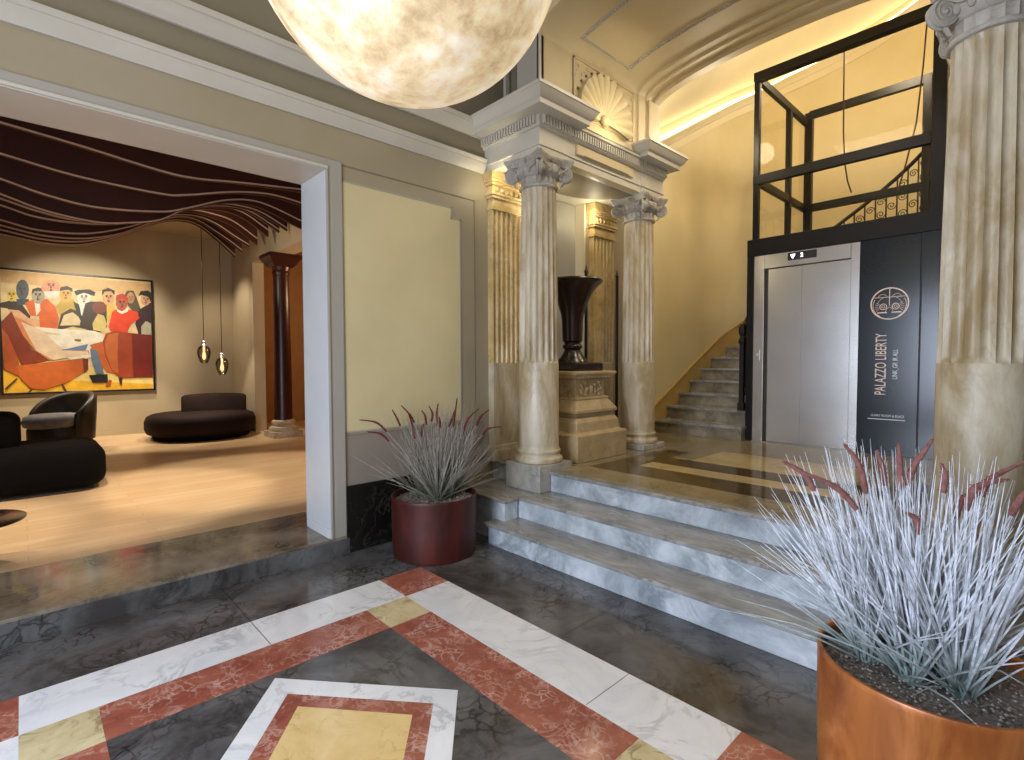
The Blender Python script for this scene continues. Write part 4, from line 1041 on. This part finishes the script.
# painting
PAINT=[('e8cf9a',[(-0.187,2.859),(1.753,2.837),(1.708,0.877),(-0.24,0.927)]),('f2b92c',[(-0.222,1.558),(0.457,1.337),(1.715,1.183),(1.708,0.877),(-0.24,0.927)]),('f7d980',[(0.459,1.402),(1.713,1.111),(1.71,1.003),(0.451,1.109)]),('d9b27a',[(-0.188,2.814),(0.619,2.811),(1.707,2.788),(1.702,2.575),(0.869,2.605),(-0.193,2.63)]),('3b2a22',[(-0.213,2.313),(-0.085,2.358),(0.022,2.33),(0.126,2.128),(0.101,2.007),(-0.028,2.09),(-0.131,2.231),(-0.215,2.24)]),('e8b489',[(-0.121,2.217),(-0.003,2.21),(0.103,2.097),(0.236,2.074),(0.244,1.938),(0.077,1.946),(-0.051,2.029)]),('e3c65a',[(-0.023,2.439),(-0.029,2.398),(-0.046,2.364),(-0.069,2.344),(-0.093,2.342),(-0.115,2.358),(-0.13,2.39),(-0.134,2.43),(-0.127,2.471),(-0.111,2.505),(-0.088,2.525),(-0.064,2.528),(-0.042,2.512),(-0.027,2.48)]),('4a5560',[(0.119,2.541),(0.11,2.47),(0.088,2.412),(0.057,2.379),(0.024,2.376),(-0.005,2.405),(-0.024,2.459),(-0.029,2.527),(-0.02,2.597),(0.002,2.655),(0.032,2.689),(0.065,2.693),(0.095,2.665),(0.114,2.61)]),('3a4550',[(-0.031,2.385),(0.111,2.397),(0.131,2.308),(-0.022,2.297)]),('e2661c',[(0.066,2.333),(0.2,2.419),(0.336,2.409),(0.425,2.299),(0.467,2.117),(0.438,1.915),(0.232,1.928),(0.227,2.134),(0.126,2.134)]),('f0ead8',[(0.177,2.372),(0.244,2.377),(0.245,2.226),(0.193,2.132)]),('a9a28c',[(0.301,2.46),(0.292,2.404),(0.269,2.358),(0.238,2.331),(0.204,2.329),(0.174,2.351),(0.154,2.393),(0.148,2.448),(0.157,2.503),(0.179,2.549),(0.21,2.576),(0.244,2.579),(0.274,2.558),(0.295,2.515)]),('2c2620',[(0.149,2.475),(0.16,2.557),(0.227,2.587),(0.306,2.564),(0.306,2.488),(0.271,2.531),(0.181,2.523)]),('e09a78',[(0.503,2.607),(0.49,2.552),(0.455,2.506),(0.406,2.478),(0.352,2.474),(0.305,2.493),(0.273,2.533),(0.263,2.584),(0.276,2.638),(0.31,2.684),(0.358,2.712),(0.412,2.718),(0.46,2.699),(0.492,2.66)]),('e8e0d0',[(0.282,2.532),(0.49,2.557),(0.452,2.439),(0.336,2.421)]),('c9a848',[(0.425,2.299),(0.498,2.397),(0.653,2.44),(0.71,2.287),(0.682,2.128),(0.49,2.118)]),('dfb25c',[(0.636,2.507),(0.627,2.447),(0.604,2.397),(0.573,2.369),(0.539,2.366),(0.509,2.39),(0.49,2.436),(0.484,2.494),(0.493,2.554),(0.515,2.603),(0.546,2.632),(0.58,2.636),(0.61,2.612),(0.63,2.566)]),('2b2019',[(0.483,2.55),(0.499,2.619),(0.575,2.645),(0.646,2.611),(0.644,2.549),(0.597,2.585),(0.514,2.565)]),('3f3a28',[(0.438,1.915),(0.492,2.18),(0.613,2.281),(0.733,2.226),(0.813,2.009),(0.775,1.959),(0.63,1.985)]),('e6d2a4',[(0.475,1.993),(0.527,2.167),(0.636,2.22),(0.73,2.131),(0.756,2.006),(0.63,2.007)]),('2e2b28',[(0.652,2.393),(0.736,2.352),(0.928,2.11),(1.084,2.248),(1.078,1.988),(0.775,1.975),(0.684,2.223)]),('e4e2d6',[(0.877,2.464),(0.866,2.397),(0.84,2.342),(0.803,2.31),(0.764,2.307),(0.729,2.334),(0.706,2.385),(0.699,2.45),(0.71,2.516),(0.735,2.571),(0.771,2.603),(0.811,2.607),(0.846,2.581),(0.869,2.53)]),('f3f3ea',[(0.713,2.413),(0.871,2.426),(0.854,2.17),(0.79,2.065),(0.744,2.195)]),('211a18',[(0.664,2.566),(0.718,2.596),(0.866,2.616),(0.94,2.575),(0.925,2.51),(0.79,2.552),(0.691,2.499)]),('3a3126',[(0.726,2.038),(0.803,2.381),(0.873,2.416),(1.085,2.417),(1.106,2.267),(1.001,1.901),(0.861,1.925),(0.724,1.979)]),('7c3b22',[(1.093,2.327),(1.081,2.279),(1.051,2.239),(1.008,2.216),(0.962,2.213),(0.921,2.231),(0.893,2.267),(0.884,2.313),(0.896,2.36),(0.925,2.399),(0.967,2.423),(1.014,2.427),(1.055,2.409),(1.083,2.373)]),('dcc67a',[(0.887,2.045),(0.962,2.213),(1.044,2.188),(1.077,2.054),(1.049,1.902),(0.896,1.942)]),('e4bd52',[(1.085,2.417),(1.182,2.409),(1.204,2.304),(1.113,2.056),(1.079,2.145)]),('d9a97a',[(1.194,2.51),(1.184,2.449),(1.16,2.398),(1.126,2.369),(1.09,2.366),(1.058,2.391),(1.037,2.437),(1.03,2.496),(1.04,2.557),(1.063,2.607),(1.097,2.637),(1.133,2.64),(1.166,2.616),(1.187,2.57)]),('2a1d1a',[(1.021,2.517),(1.031,2.622),(1.116,2.666),(1.199,2.623),(1.197,2.547),(1.15,2.609),(1.066,2.596)]),('5a4a30',[(1.333,2.558),(1.372,2.638),(1.461,2.652),(1.504,2.541),(1.568,2.297),(1.477,2.244),(1.379,2.377)]),('b88c5e',[(1.476,2.524),(1.469,2.48),(1.453,2.444),(1.43,2.423),(1.405,2.422),(1.383,2.439),(1.369,2.472),(1.364,2.515),(1.371,2.558),(1.387,2.593),(1.41,2.614),(1.435,2.617),(1.456,2.599),(1.471,2.566)]),('3a1420',[(1.543,2.326),(1.715,2.464),(1.712,1.894),(1.519,1.888),(1.473,2.073)]),('d2a07c',[(1.706,2.511),(1.697,2.464),(1.676,2.425),(1.646,2.402),(1.614,2.4),(1.585,2.418),(1.566,2.454),(1.56,2.499),(1.568,2.546),(1.589,2.585),(1.618,2.608),(1.651,2.611),(1.68,2.592),(1.699,2.557)]),('17110f',[(1.53,2.559),(1.563,2.646),(1.667,2.671),(1.719,2.638),(1.72,2.449),(1.678,2.556),(1.574,2.585)]),('e8400c',[(1.099,1.995),(1.154,2.255),(1.241,2.337),(1.377,2.315),(1.503,2.286),(1.539,2.17),(1.396,2.039),(1.354,1.882),(1.145,1.891)]),('b5613a',[(1.377,2.423),(1.368,2.372),(1.343,2.329),(1.309,2.305),(1.271,2.302),(1.238,2.322),(1.216,2.361),(1.209,2.411),(1.218,2.462),(1.242,2.504),(1.276,2.529),(1.314,2.532),(1.347,2.512),(1.37,2.473)]),('c32f10',[(1.207,2.456),(1.222,2.549),(1.309,2.587),(1.382,2.516),(1.386,2.455),(1.294,2.494)]),('f2efe2',[(1.216,2.32),(1.289,2.273),(1.383,2.347),(1.376,2.278),(1.288,2.233),(1.227,2.269)]),('b8b49a',[(1.561,2.03),(1.629,2.128),(1.706,2.084),(1.707,1.888),(1.558,1.889)]),('f6efdc',[(0.081,1.97),(0.473,1.938),(0.918,1.923),(1.089,1.827),(1.058,1.656),(0.867,1.485),(0.646,1.402),(0.402,1.564),(0.227,1.754)]),('6d86a8',[(0.403,1.596),(0.539,1.615),(0.821,1.702),(0.792,1.601),(0.586,1.5),(0.436,1.483)]),('2a2420',[(0.077,1.952),(0.099,1.959),(0.297,1.802),(0.478,1.622),(0.431,1.615),(0.274,1.771)]),('8a6a3a',[(0.649,1.781),(0.733,1.777),(0.725,1.736),(0.652,1.744)]),('d9c9a8',[(0.209,1.891),(0.437,1.868),(0.483,1.839),(0.276,1.847)]),('8c3410',[(-0.208,2.021),(-0.089,2.189),(0.01,1.883),(0.134,1.586),(0.333,1.435),(0.017,1.346),(-0.104,1.643),(-0.208,1.875)]),('b8561c',[(-0.213,1.933),(-0.142,1.819),(-0.034,1.465),(-0.009,1.166),(-0.199,1.294)]),('e08a52',[(-0.07,2.117),(0.03,1.824),(0.156,1.587),(0.333,1.435),(0.838,1.531),(0.828,1.595),(0.5,1.591),(0.254,1.892),(0.036,2.063)]),('f2d6b4',[(0.014,2.032),(0.277,1.893),(0.5,1.591),(0.815,1.579),(0.826,1.531),(0.379,1.435),(0.178,1.587)]),('c8621e',[(-0.048,1.346),(0.15,1.375),(0.762,1.467),(0.815,1.371),(0.794,1.26),(0.534,1.066),(0.252,0.958),(0.096,0.989),(-0.01,1.136)]),('7a2c0e',[(0.743,1.467),(0.817,1.451),(0.812,1.275),(0.756,1.212)]),('5a3a20',[(-0.064,1.153),(-0.043,1.137),(-0.176,0.978),(-0.196,0.994)]),('5a3a20',[(0.107,0.982),(0.129,0.975),(0.083,0.917),(0.061,0.924)]),('5a3a20',[(0.462,1.031),(0.486,1.043),(0.535,0.919),(0.511,0.91)]),('d0682c',[(0.843,1.687),(1.021,1.751),(1.062,1.479),(1.153,1.205),(1.056,1.237),(0.919,1.449)]),('6a8098',[(0.842,1.627),(0.935,1.599),(1.02,1.207),(0.913,1.194),(0.86,1.419)]),('191414',[(0.819,1.181),(1.067,1.191),(1.071,1.054),(0.862,1.054)]),('b4481c',[(1.027,0.995),(1.089,1.099),(1.125,1.083),(1.099,0.992)]),('a8401a',[(1.016,1.751),(1.06,1.888),(1.195,1.932),(1.443,1.901),(1.712,1.878),(1.705,1.131),(1.249,1.129),(1.129,1.236),(1.039,1.51)]),('7a1c10',[(1.418,1.9),(1.712,1.878),(1.705,1.131),(1.425,1.131)]),('c86a2e',[(1.045,1.751),(1.096,1.874),(1.231,1.909),(1.21,1.541),(1.214,1.204),(1.13,1.266),(1.052,1.54)]),('3a1c14',[(1.212,1.136),(1.269,1.135),(1.261,1.002),(1.234,1.019)]),('2a1c18',[(-0.091,2.451),(-0.096,2.445),(-0.107,2.444),(-0.112,2.449),(-0.107,2.455),(-0.096,2.456)]),('2a1c18',[(-0.086,2.472),(-0.114,2.473),(-0.114,2.465),(-0.086,2.465)]),('2a1c18',[(-0.044,2.455),(-0.049,2.449),(-0.06,2.448),(-0.065,2.453),(-0.06,2.459),(-0.049,2.46)]),('2a1c18',[(-0.069,2.474),(-0.041,2.479),(-0.041,2.472),(-0.069,2.466)]),('7a4a38',[(-0.08,2.452),(-0.071,2.412),(-0.086,2.41)]),('6a2a24',[(-0.063,2.386),(-0.068,2.38),(-0.08,2.377),(-0.092,2.378),(-0.097,2.383),(-0.092,2.388),(-0.08,2.392),(-0.068,2.39)]),('2a1c18',[(0.032,2.542),(0.026,2.536),(0.015,2.535),(0.01,2.54),(0.016,2.546),(0.027,2.547)]),('2a1c18',[(0.037,2.563),(0.009,2.563),(0.008,2.556),(0.037,2.556)]),('2a1c18',[(0.08,2.546),(0.074,2.54),(0.063,2.539),(0.058,2.544),(0.064,2.55),(0.075,2.552)]),('2a1c18',[(0.054,2.565),(0.083,2.57),(0.083,2.563),(0.054,2.557)]),('7a4a38',[(0.043,2.543),(0.053,2.502),(0.037,2.501)]),('6a2a24',[(0.061,2.476),(0.055,2.471),(0.043,2.467),(0.031,2.468),(0.026,2.473),(0.031,2.479),(0.043,2.482),(0.056,2.481)]),('2a1c18',[(0.211,2.471),(0.205,2.465),(0.194,2.464),(0.188,2.469),(0.194,2.475),(0.205,2.476)]),('2a1c18',[(0.216,2.493),(0.187,2.493),(0.187,2.486),(0.216,2.485)]),('2a1c18',[(0.26,2.475),(0.255,2.469),(0.243,2.468),(0.238,2.473),(0.244,2.48),(0.255,2.481)]),('2a1c18',[(0.234,2.494),(0.263,2.5),(0.263,2.492),(0.234,2.487)]),('7a4a38',[(0.222,2.472),(0.232,2.431),(0.216,2.429)]),('6a2a24',[(0.24,2.404),(0.235,2.398),(0.222,2.395),(0.21,2.396),(0.204,2.401),(0.21,2.407),(0.223,2.41),(0.235,2.409)]),('2a1c18',[(0.368,2.636),(0.361,2.629),(0.349,2.628),(0.343,2.633),(0.349,2.64),(0.362,2.642)]),('2a1c18',[(0.374,2.66),(0.341,2.66),(0.341,2.652),(0.373,2.651)]),('2a1c18',[(0.424,2.641),(0.417,2.634),(0.404,2.633),(0.398,2.639),(0.405,2.646),(0.418,2.647)]),('2a1c18',[(0.394,2.662),(0.427,2.669),(0.427,2.66),(0.394,2.653)]),('7a4a38',[(0.381,2.637),(0.392,2.591),(0.374,2.589)]),('6a2a24',[(0.401,2.562),(0.395,2.555),(0.381,2.552),(0.367,2.553),(0.361,2.558),(0.367,2.564),(0.381,2.568),(0.396,2.567)]),('2a1c18',[(0.546,2.518),(0.539,2.512),(0.528,2.511),(0.522,2.516),(0.528,2.523),(0.54,2.524)]),('2a1c18',[(0.551,2.54),(0.52,2.541),(0.52,2.533),(0.551,2.533)]),('2a1c18',[(0.598,2.523),(0.592,2.516),(0.58,2.515),(0.574,2.521),(0.58,2.527),(0.592,2.528)]),('2a1c18',[(0.57,2.542),(0.601,2.548),(0.601,2.54),(0.57,2.534)]),('7a4a38',[(0.557,2.519),(0.568,2.477),(0.552,2.475)]),('6a2a24',[(0.577,2.449),(0.571,2.444),(0.558,2.44),(0.544,2.442),(0.539,2.446),(0.545,2.452),(0.558,2.455),(0.572,2.454)]),('2a1c18',[(0.773,2.481),(0.767,2.475),(0.755,2.474),(0.749,2.479),(0.755,2.486),(0.767,2.487)]),('2a1c18',[(0.779,2.504),(0.747,2.504),(0.747,2.496),(0.779,2.496)]),('2a1c18',[(0.828,2.486),(0.821,2.479),(0.809,2.478),(0.803,2.484),(0.809,2.49),(0.822,2.491)]),('2a1c18',[(0.798,2.505),(0.831,2.511),(0.831,2.503),(0.798,2.497)]),('7a4a38',[(0.786,2.482),(0.797,2.439),(0.78,2.437)]),('6a2a24',[(0.806,2.411),(0.8,2.405),(0.786,2.402),(0.772,2.403),(0.767,2.408),(0.772,2.414),(0.786,2.417),(0.8,2.416)]),('2a1c18',[(1.097,2.511),(1.091,2.505),(1.079,2.504),(1.073,2.509),(1.079,2.515),(1.091,2.516)]),('2a1c18',[(1.103,2.533),(1.071,2.533),(1.071,2.525),(1.102,2.525)]),('2a1c18',[(1.15,2.515),(1.144,2.509),(1.132,2.508),(1.126,2.513),(1.132,2.52),(1.145,2.521)]),('2a1c18',[(1.122,2.534),(1.153,2.54),(1.153,2.532),(1.122,2.527)]),('7a4a38',[(1.109,2.512),(1.12,2.471),(1.103,2.469)]),('6a2a24',[(1.129,2.444),(1.124,2.439),(1.11,2.435),(1.096,2.437),(1.091,2.441),(1.097,2.447),(1.11,2.45),(1.124,2.449)]),('2a1c18',[(1.278,2.434),(1.272,2.428),(1.259,2.427),(1.253,2.432),(1.26,2.439),(1.272,2.44)]),('2a1c18',[(1.284,2.456),(1.251,2.457),(1.251,2.449),(1.283,2.448)]),('2a1c18',[(1.333,2.438),(1.326,2.432),(1.314,2.431),(1.308,2.436),(1.314,2.443),(1.327,2.444)]),('2a1c18',[(1.303,2.458),(1.336,2.463),(1.336,2.455),(1.303,2.45)]),('7a4a38',[(1.29,2.435),(1.302,2.393),(1.284,2.392)]),('6a2a24',[(1.311,2.366),(1.305,2.361),(1.291,2.357),(1.277,2.359),(1.271,2.363),(1.277,2.369),(1.291,2.372),(1.305,2.371)]),('2a1c18',[(1.41,2.531),(1.405,2.527),(1.396,2.526),(1.392,2.53),(1.396,2.534),(1.405,2.535)]),('2a1c18',[(1.413,2.547),(1.391,2.547),(1.39,2.541),(1.413,2.541)]),('2a1c18',[(1.449,2.534),(1.444,2.53),(1.435,2.529),(1.431,2.533),(1.435,2.537),(1.444,2.538)]),('2a1c18',[(1.428,2.548),(1.451,2.552),(1.451,2.546),(1.427,2.542)]),('7a4a38',[(1.418,2.532),(1.427,2.502),(1.414,2.501)]),('6a2a24',[(1.433,2.483),(1.429,2.479),(1.419,2.477),(1.409,2.478),(1.405,2.481),(1.409,2.485),(1.419,2.487),(1.429,2.487)]),('2a1c18',[(1.618,2.511),(1.612,2.506),(1.601,2.505),(1.595,2.51),(1.601,2.515),(1.613,2.516)]),('2a1c18',[(1.623,2.532),(1.593,2.532),(1.593,2.525),(1.623,2.524)]),('2a1c18',[(1.67,2.515),(1.664,2.51),(1.652,2.509),(1.646,2.514),(1.652,2.519),(1.664,2.52)]),('2a1c18',[(1.642,2.533),(1.673,2.538),(1.673,2.531),(1.642,2.526)]),('7a4a38',[(1.63,2.512),(1.641,2.474),(1.624,2.472)]),('6a2a24',[(1.65,2.449),(1.644,2.444),(1.631,2.441),(1.617,2.442),(1.612,2.446),(1.618,2.451),(1.631,2.454),(1.644,2.453)])]
t=thing('painting','large framed painting of a crowd round a table with orange chairs','painting',(LXF+.03,.77,.9))
b=MB(); y0,y1,z0,z1=-.235,1.745,.895,2.855; w=.028
for q in((y0,z0,y1,z0+w),(y0,z1-w,y1,z1),(y0,z0,y0+w,z1),(y1-w,z0,y1,z1)): b.box(LXF,q[0],q[1],LXF+.075,q[2],q[3])
b.build('frame',M['frame'],t,bevel=.003)
b=MB(); mats=[]; mi={}
for k,(c,pts) in enumerate(PAINT):
    if c not in mi: mi[c]=len(mats); mats.append(plain('paint_'+c,c,.5,c2=''.join('%02x'%max(0,int(int(c[j:j+2],16)*.86)) for j in(0,2,4)),scale=9,mottle=.5))
    x=LXF+.05+.0004*k
    pp=[(min(max(y,y0+w),y1-w),min(max(z,z0+w),z1-w)) for y,z in pts]
    if k==0: pp=[(y0+w,z1-w),(y1-w,z1-w),(y1-w,z0+w),(y0+w,z0+w)]; b.box(LXF+.01,y0+w,z0+w,LXF+.049,y1-w,z1-w,mi[c])
    n=len(pp); b.add([(x,p[0],p[1]) for p in pp],[tuple(range(n))],mi[c])
# a few facial and seam strokes
ink=len(mats); mats.append(plain('paint_ink','2a1c18',.5))
b.build('canvas',mats,t)
# round sofa
SX,SY=-10.08,2.225
t=thing('round_sofa','round chocolate brown sofa with curved back near the hanging glass lamps','sofa',(SX,SY,LZ0))
b=MB(); b.lathe([(.70,LZ0),(.72,.15),(.72,.20),(.70,.21)],(SX,SY),48); b.build('plinth',M['sofa'],t,smooth=35)
b=MB(); b.lathe([(.72,.20),(.79,.23),(.82,.30),(.82,.42),(.79,.50),(.72,.535),(.5,.545),(.2,.548),(.01,.55)],(SX,SY),56); b.build('seat',M['brown'],t,smooth=50)
b=MB(); rings=[]
for k in range(25):
    f=-1+2*k/24; lat=f*.50+.18; bow=-.10*(1-f*f); 
    tt=.16*(1-.25*abs(f)**3); e=1-abs(f)**10*.25
    c=Vector((SX,SY,0))+Vector((-.96,.27,0))*(.26)+Vector((.27,.96,0))*lat+Vector((-.96,.27,0))*(-bow)
    nrm=Vector((-.96,.27,0)); top=.84-.02*f*f
    if abs(f)>.97: tt*=.6; top-=.03
    sl=.06*(1-0) 
    rings.append([tuple(c+nrm*tt+Vector((0,0,.53))),tuple(c+nrm*tt*.95+Vector((0,0,top-.05))),tuple(c+nrm*tt*.6+Vector((0,0,top))),tuple(c-nrm*tt*.2+Vector((0,0,top))),tuple(c-nrm*tt*.55+Vector((0,0,top-.05))),tuple(c-nrm*tt+Vector((0,0,.53)))])
b.loft(rings); b.build('backrest',M['brown'],t,smooth=45)
# armchair
AX,AY=-9.75,.38
t=thing('tub_armchair','dark olive leather tub armchair with grey seat cushion below the painting','armchair',(AX,AY,LZ0))
b=MB(); b.lathe([(.30,.20),(.345,.22),(.36,.30),(.36,.46),(.34,.50),(.2,.50),(.01,.50)],(AX,AY),40); b.build('seat_base',M['leather'],t,smooth=45)
b=MB(); rings=[]
for k in range(33):
    th=R(-108+216*k/32)
    a0=math.atan2(.75,-.66); dirv=Vector((math.cos(a0+th),math.sin(a0+th),0)); f=abs(k-16)/16
    top=.97-.30*f**2.6
    th_=.07*(1-.3*f)
    c=Vector((AX,AY,0))+dirv*.35
    if k in(0,32): th_*=.5
    rings.append([tuple(c+dirv*th_*.6+Vector((0,0,.30))),tuple(c+dirv*th_+Vector((0,0,.30+(top-.30)*.6))),tuple(c+dirv*th_*1.1+Vector((0,0,top-.04))),tuple(c+dirv*th_*.6+Vector((0,0,top))),tuple(c+Vector((0,0,top))),tuple(c-dirv*th_*.6+Vector((0,0,top-.05))),tuple(c-dirv*th_*.5+Vector((0,0,.30)))])
b.loft(rings); b.build('backrest',M['leather'],t,smooth=60)
b=MB(); b.lathe([(.26,.49),(.31,.51),(.33,.57),(.31,.64),(.26,.67),(.01,.68)],(AX+.06,AY-.08),36,sx=1.05); b.build('seat_cushion',M['cushion'],t,smooth=50)
for dx,dy in((.2,.2),(.2,-.2),(-.2,.2),(-.2,-.2)):
    b=MB(); b.lathe([(.015,LZ0),(.02,.21)],(AX+dx,AY+dy),8); b.build('leg',M['iron'],t)
# long black sofa
def soft_box(b,x0,y0,z0,x1,y1,z1,r):
    cx,cy=(x0+x1)/2,(y0+y1)/2; hx,hy=(x1-x0)/2,(y1-y0)/2
    rings=[]
    def rr(hx,hy,rc,z):
        ring=[]
        for q,(sx_,sy_) in enumerate(((1,1),(-1,1),(-1,-1),(1,-1))):
            for k in range(7):
                a=PI/2*q+PI/2*k/6; ring.append((cx+sx_*(hx-rc)+rc*math.cos(a),cy+sy_*(hy-rc)+rc*math.sin(a),z))
        return ring
    for k in range(6):
        a=PI/2*k/5; ins=r*(1-math.sin(a)); rings.append(rr(hx-ins,hy-ins,max(.22*1-ins*.6,.04),z0+r*(1-math.cos(a))))
    for k in range(6):
        a=PI/2*k/5; ins=r*(1-math.cos(a)); rings.append(rr(hx-ins,hy-ins,max(.22-ins*.6,.04),z1-r*(1-math.sin(a))))
    b.loft(rings)
t=thing('long_sofa','long low black sofa with raised back at the left side','sofa',(-7.1,-.6,LZ0))
b=MB(); soft_box(b,-7.66,-1.9,.15,-6.55,.61,.57,.13); b.build('seat',M['sofa'],t,smooth=60)
b=MB(); soft_box(b,-7.60,-1.85,.50,-6.98,-.02,.90,.10); b.build('backrest',M['sofa'],t,smooth=60)
b=MB(); b.box(-7.5,-1.75,LZ0,-6.7,.5,.16); b.build('plinth',M['frame'],t)
# side table
t=thing('side_table','small round dark side table just inside the wide doorway','table',(-4.58,-.31,LZ0))
b=MB(); b.lathe([(.001,.405),(.29,.405),(.31,.411),(.31,.421),(.30,.425),(.001,.425)],(-4.58,-.31),48); b.build('table_top',M['table'],t,smooth=40)
for a in(30,150,270):
    b=MB(); ca,sa=math.cos(R(a)),math.sin(R(a)); b.tube([(-4.58+.10*ca,-.31+.10*sa,.405),(-4.58+.22*ca,-.31+.22*sa,LZ0)],[.016,.012],8); b.build('leg',M['table'],t,smooth=60)
# pendants
for i,(y,zb) in enumerate(((2.325,1.375),(2.605,1.165))):
    xx=-10.3; lab=('higher' if i==0 else 'lower')+' smoky glass pendant lamp hanging over the round sofa'
    t=thing('pendant_lamp',lab,'lamp',(xx,y,zb),'glass pendant lamps')
    b=MB(); b.lathe([(.045,zb),(.062,zb+.02),(.085,zb+.07),(.104,zb+.15),(.108,zb+.20),(.098,zb+.25),(.08,zb+.285),(.05,zb+.30)],(xx,y),24,cap0=True,cap1=False); b.build('glass_shade',M['smoke'],t,smooth=50)
    b=MB(); b.lathe([(.055,zb+.295),(.06,zb+.31),(.05,zb+.33),(.035,zb+.345),(.05,zb+.36),(.045,zb+.38),(.02,zb+.40)],(xx,y),20); b.build('cap',M['steel'],t,smooth=40)
    b=MB(); b.lathe([(.01,zb+.06),(.028,zb+.09),(.03,zb+.14),(.018,zb+.20),(.018,zb+.30)],(xx,y),14); b.build('bulb',M['bulb'],t,smooth=60)
    b=MB(); b.tube([(xx,y,zb+.39),(xx,y,LC-.0)],.006,6); b.build('cord',M['iron'],t)

# ================================================================== LIGHTS
def area(name,loc,target,sx,sy,e,c,spread=None):
    l=bpy.data.lights.new(name,'AREA'); l.shape='RECTANGLE'; l.size=sx; l.size_y=sy; l.energy=e; l.color=lin(c)[:3]
    if spread: l.spread=R(spread)
    o=bpy.data.objects.new(name,l); COL.objects.link(o); o.location=loc
    o.rotation_euler=(Vector(target)-Vector(loc)).to_track_quat('-Z','Y').to_euler(); return o
def spot(name,loc,target,e,c,ang=60,blend=.6,r=.04):
    l=bpy.data.lights.new(name,'SPOT'); l.energy=e; l.color=lin(c)[:3]; l.spot_size=R(ang); l.spot_blend=blend; l.shadow_soft_size=r
    o=bpy.data.objects.new(name,l); COL.objects.link(o); o.location=loc
    o.rotation_euler=(Vector(target)-Vector(loc)).to_track_quat('-Z','Y').to_euler(); return o
def point(name,loc,e,c,r=.1):
    l=bpy.data.lights.new(name,'POINT'); l.energy=e; l.color=lin(c)[:3]; l.shadow_soft_size=r
    o=bpy.data.objects.new(name,l); COL.objects.link(o); o.location=loc; return o
area('daylight_door',(-1.2,-2.3,1.5),(-1.0,1.6,.1),2.0,2.4,215,'dde9ff')
area('foyer_ceiling_glow',(MX,.4,4.8),(MX,.4,0),2.6,4.5,26,'fff6ea')
point('hall_lamp',(MX+.3,7.0,5.0),115,'fff0d4',.25)
point('hall_lamp_low',(MX-.9,5.35,3.9),22,'fff0d4',.12)
area('landing_downlight',(MX,4.0,4.14),(MX,4.0,0),.9,.6,26,'fff0d6')
spot('niche_uplight',(-3.25,3.60,2.60),(-3.60,3.62,3.05),10,'fff0d0',120)
point('niche_lamp',(-3.42,3.52,2.92),3,'fff0cc',.05)
point('niche_lamp_far',(-3.42,4.42,2.92),3,'fff0cc',.05)
point('capital_lamp',(-3.34,3.0,2.95),2.0,'fff0c8',.03)
spot('shell_uplight',(-2.60,3.9,3.40),(-2.92,3.9,3.72),4,'fff0c0',130)
for x,y,e in((-10.4,.2,150),(-10.3,1.4,170),(-9.9,2.3,150),(-6.2,1.9,240),(-6.0,.4,240),(-5.6,-1.2,200)):
    spot('lounge_downlight',(x,y,2.95),(x,y,0),e,'fff0dc',62,.35,.05)
spot('painting_spot',(-9.0,.8,3.0),(LXF,.8,1.8),230,'fff2da',70,.6)
spot('side_wall_spot',(-10.45,2.0,3.3),(-10.6,3.06,1.4),70,'fff0d8',90,.7)
spot('beam_fill',(-8.0,1.2,2.75),(-8.6,3.06,3.45),45,'fff0d8',70)  # unseen spot, added to brighten the lounge beam
point('far_room_lamp',(-8.5,4.5,2.6),45,'ffd8a8',.15)

w=bpy.data.worlds.new('world'); sc.world=w; w.use_nodes=True
w.node_tree.nodes['Background'].inputs[0].default_value=(.55,.6,.7,1); w.node_tree.nodes['Background'].inputs[1].default_value=.35
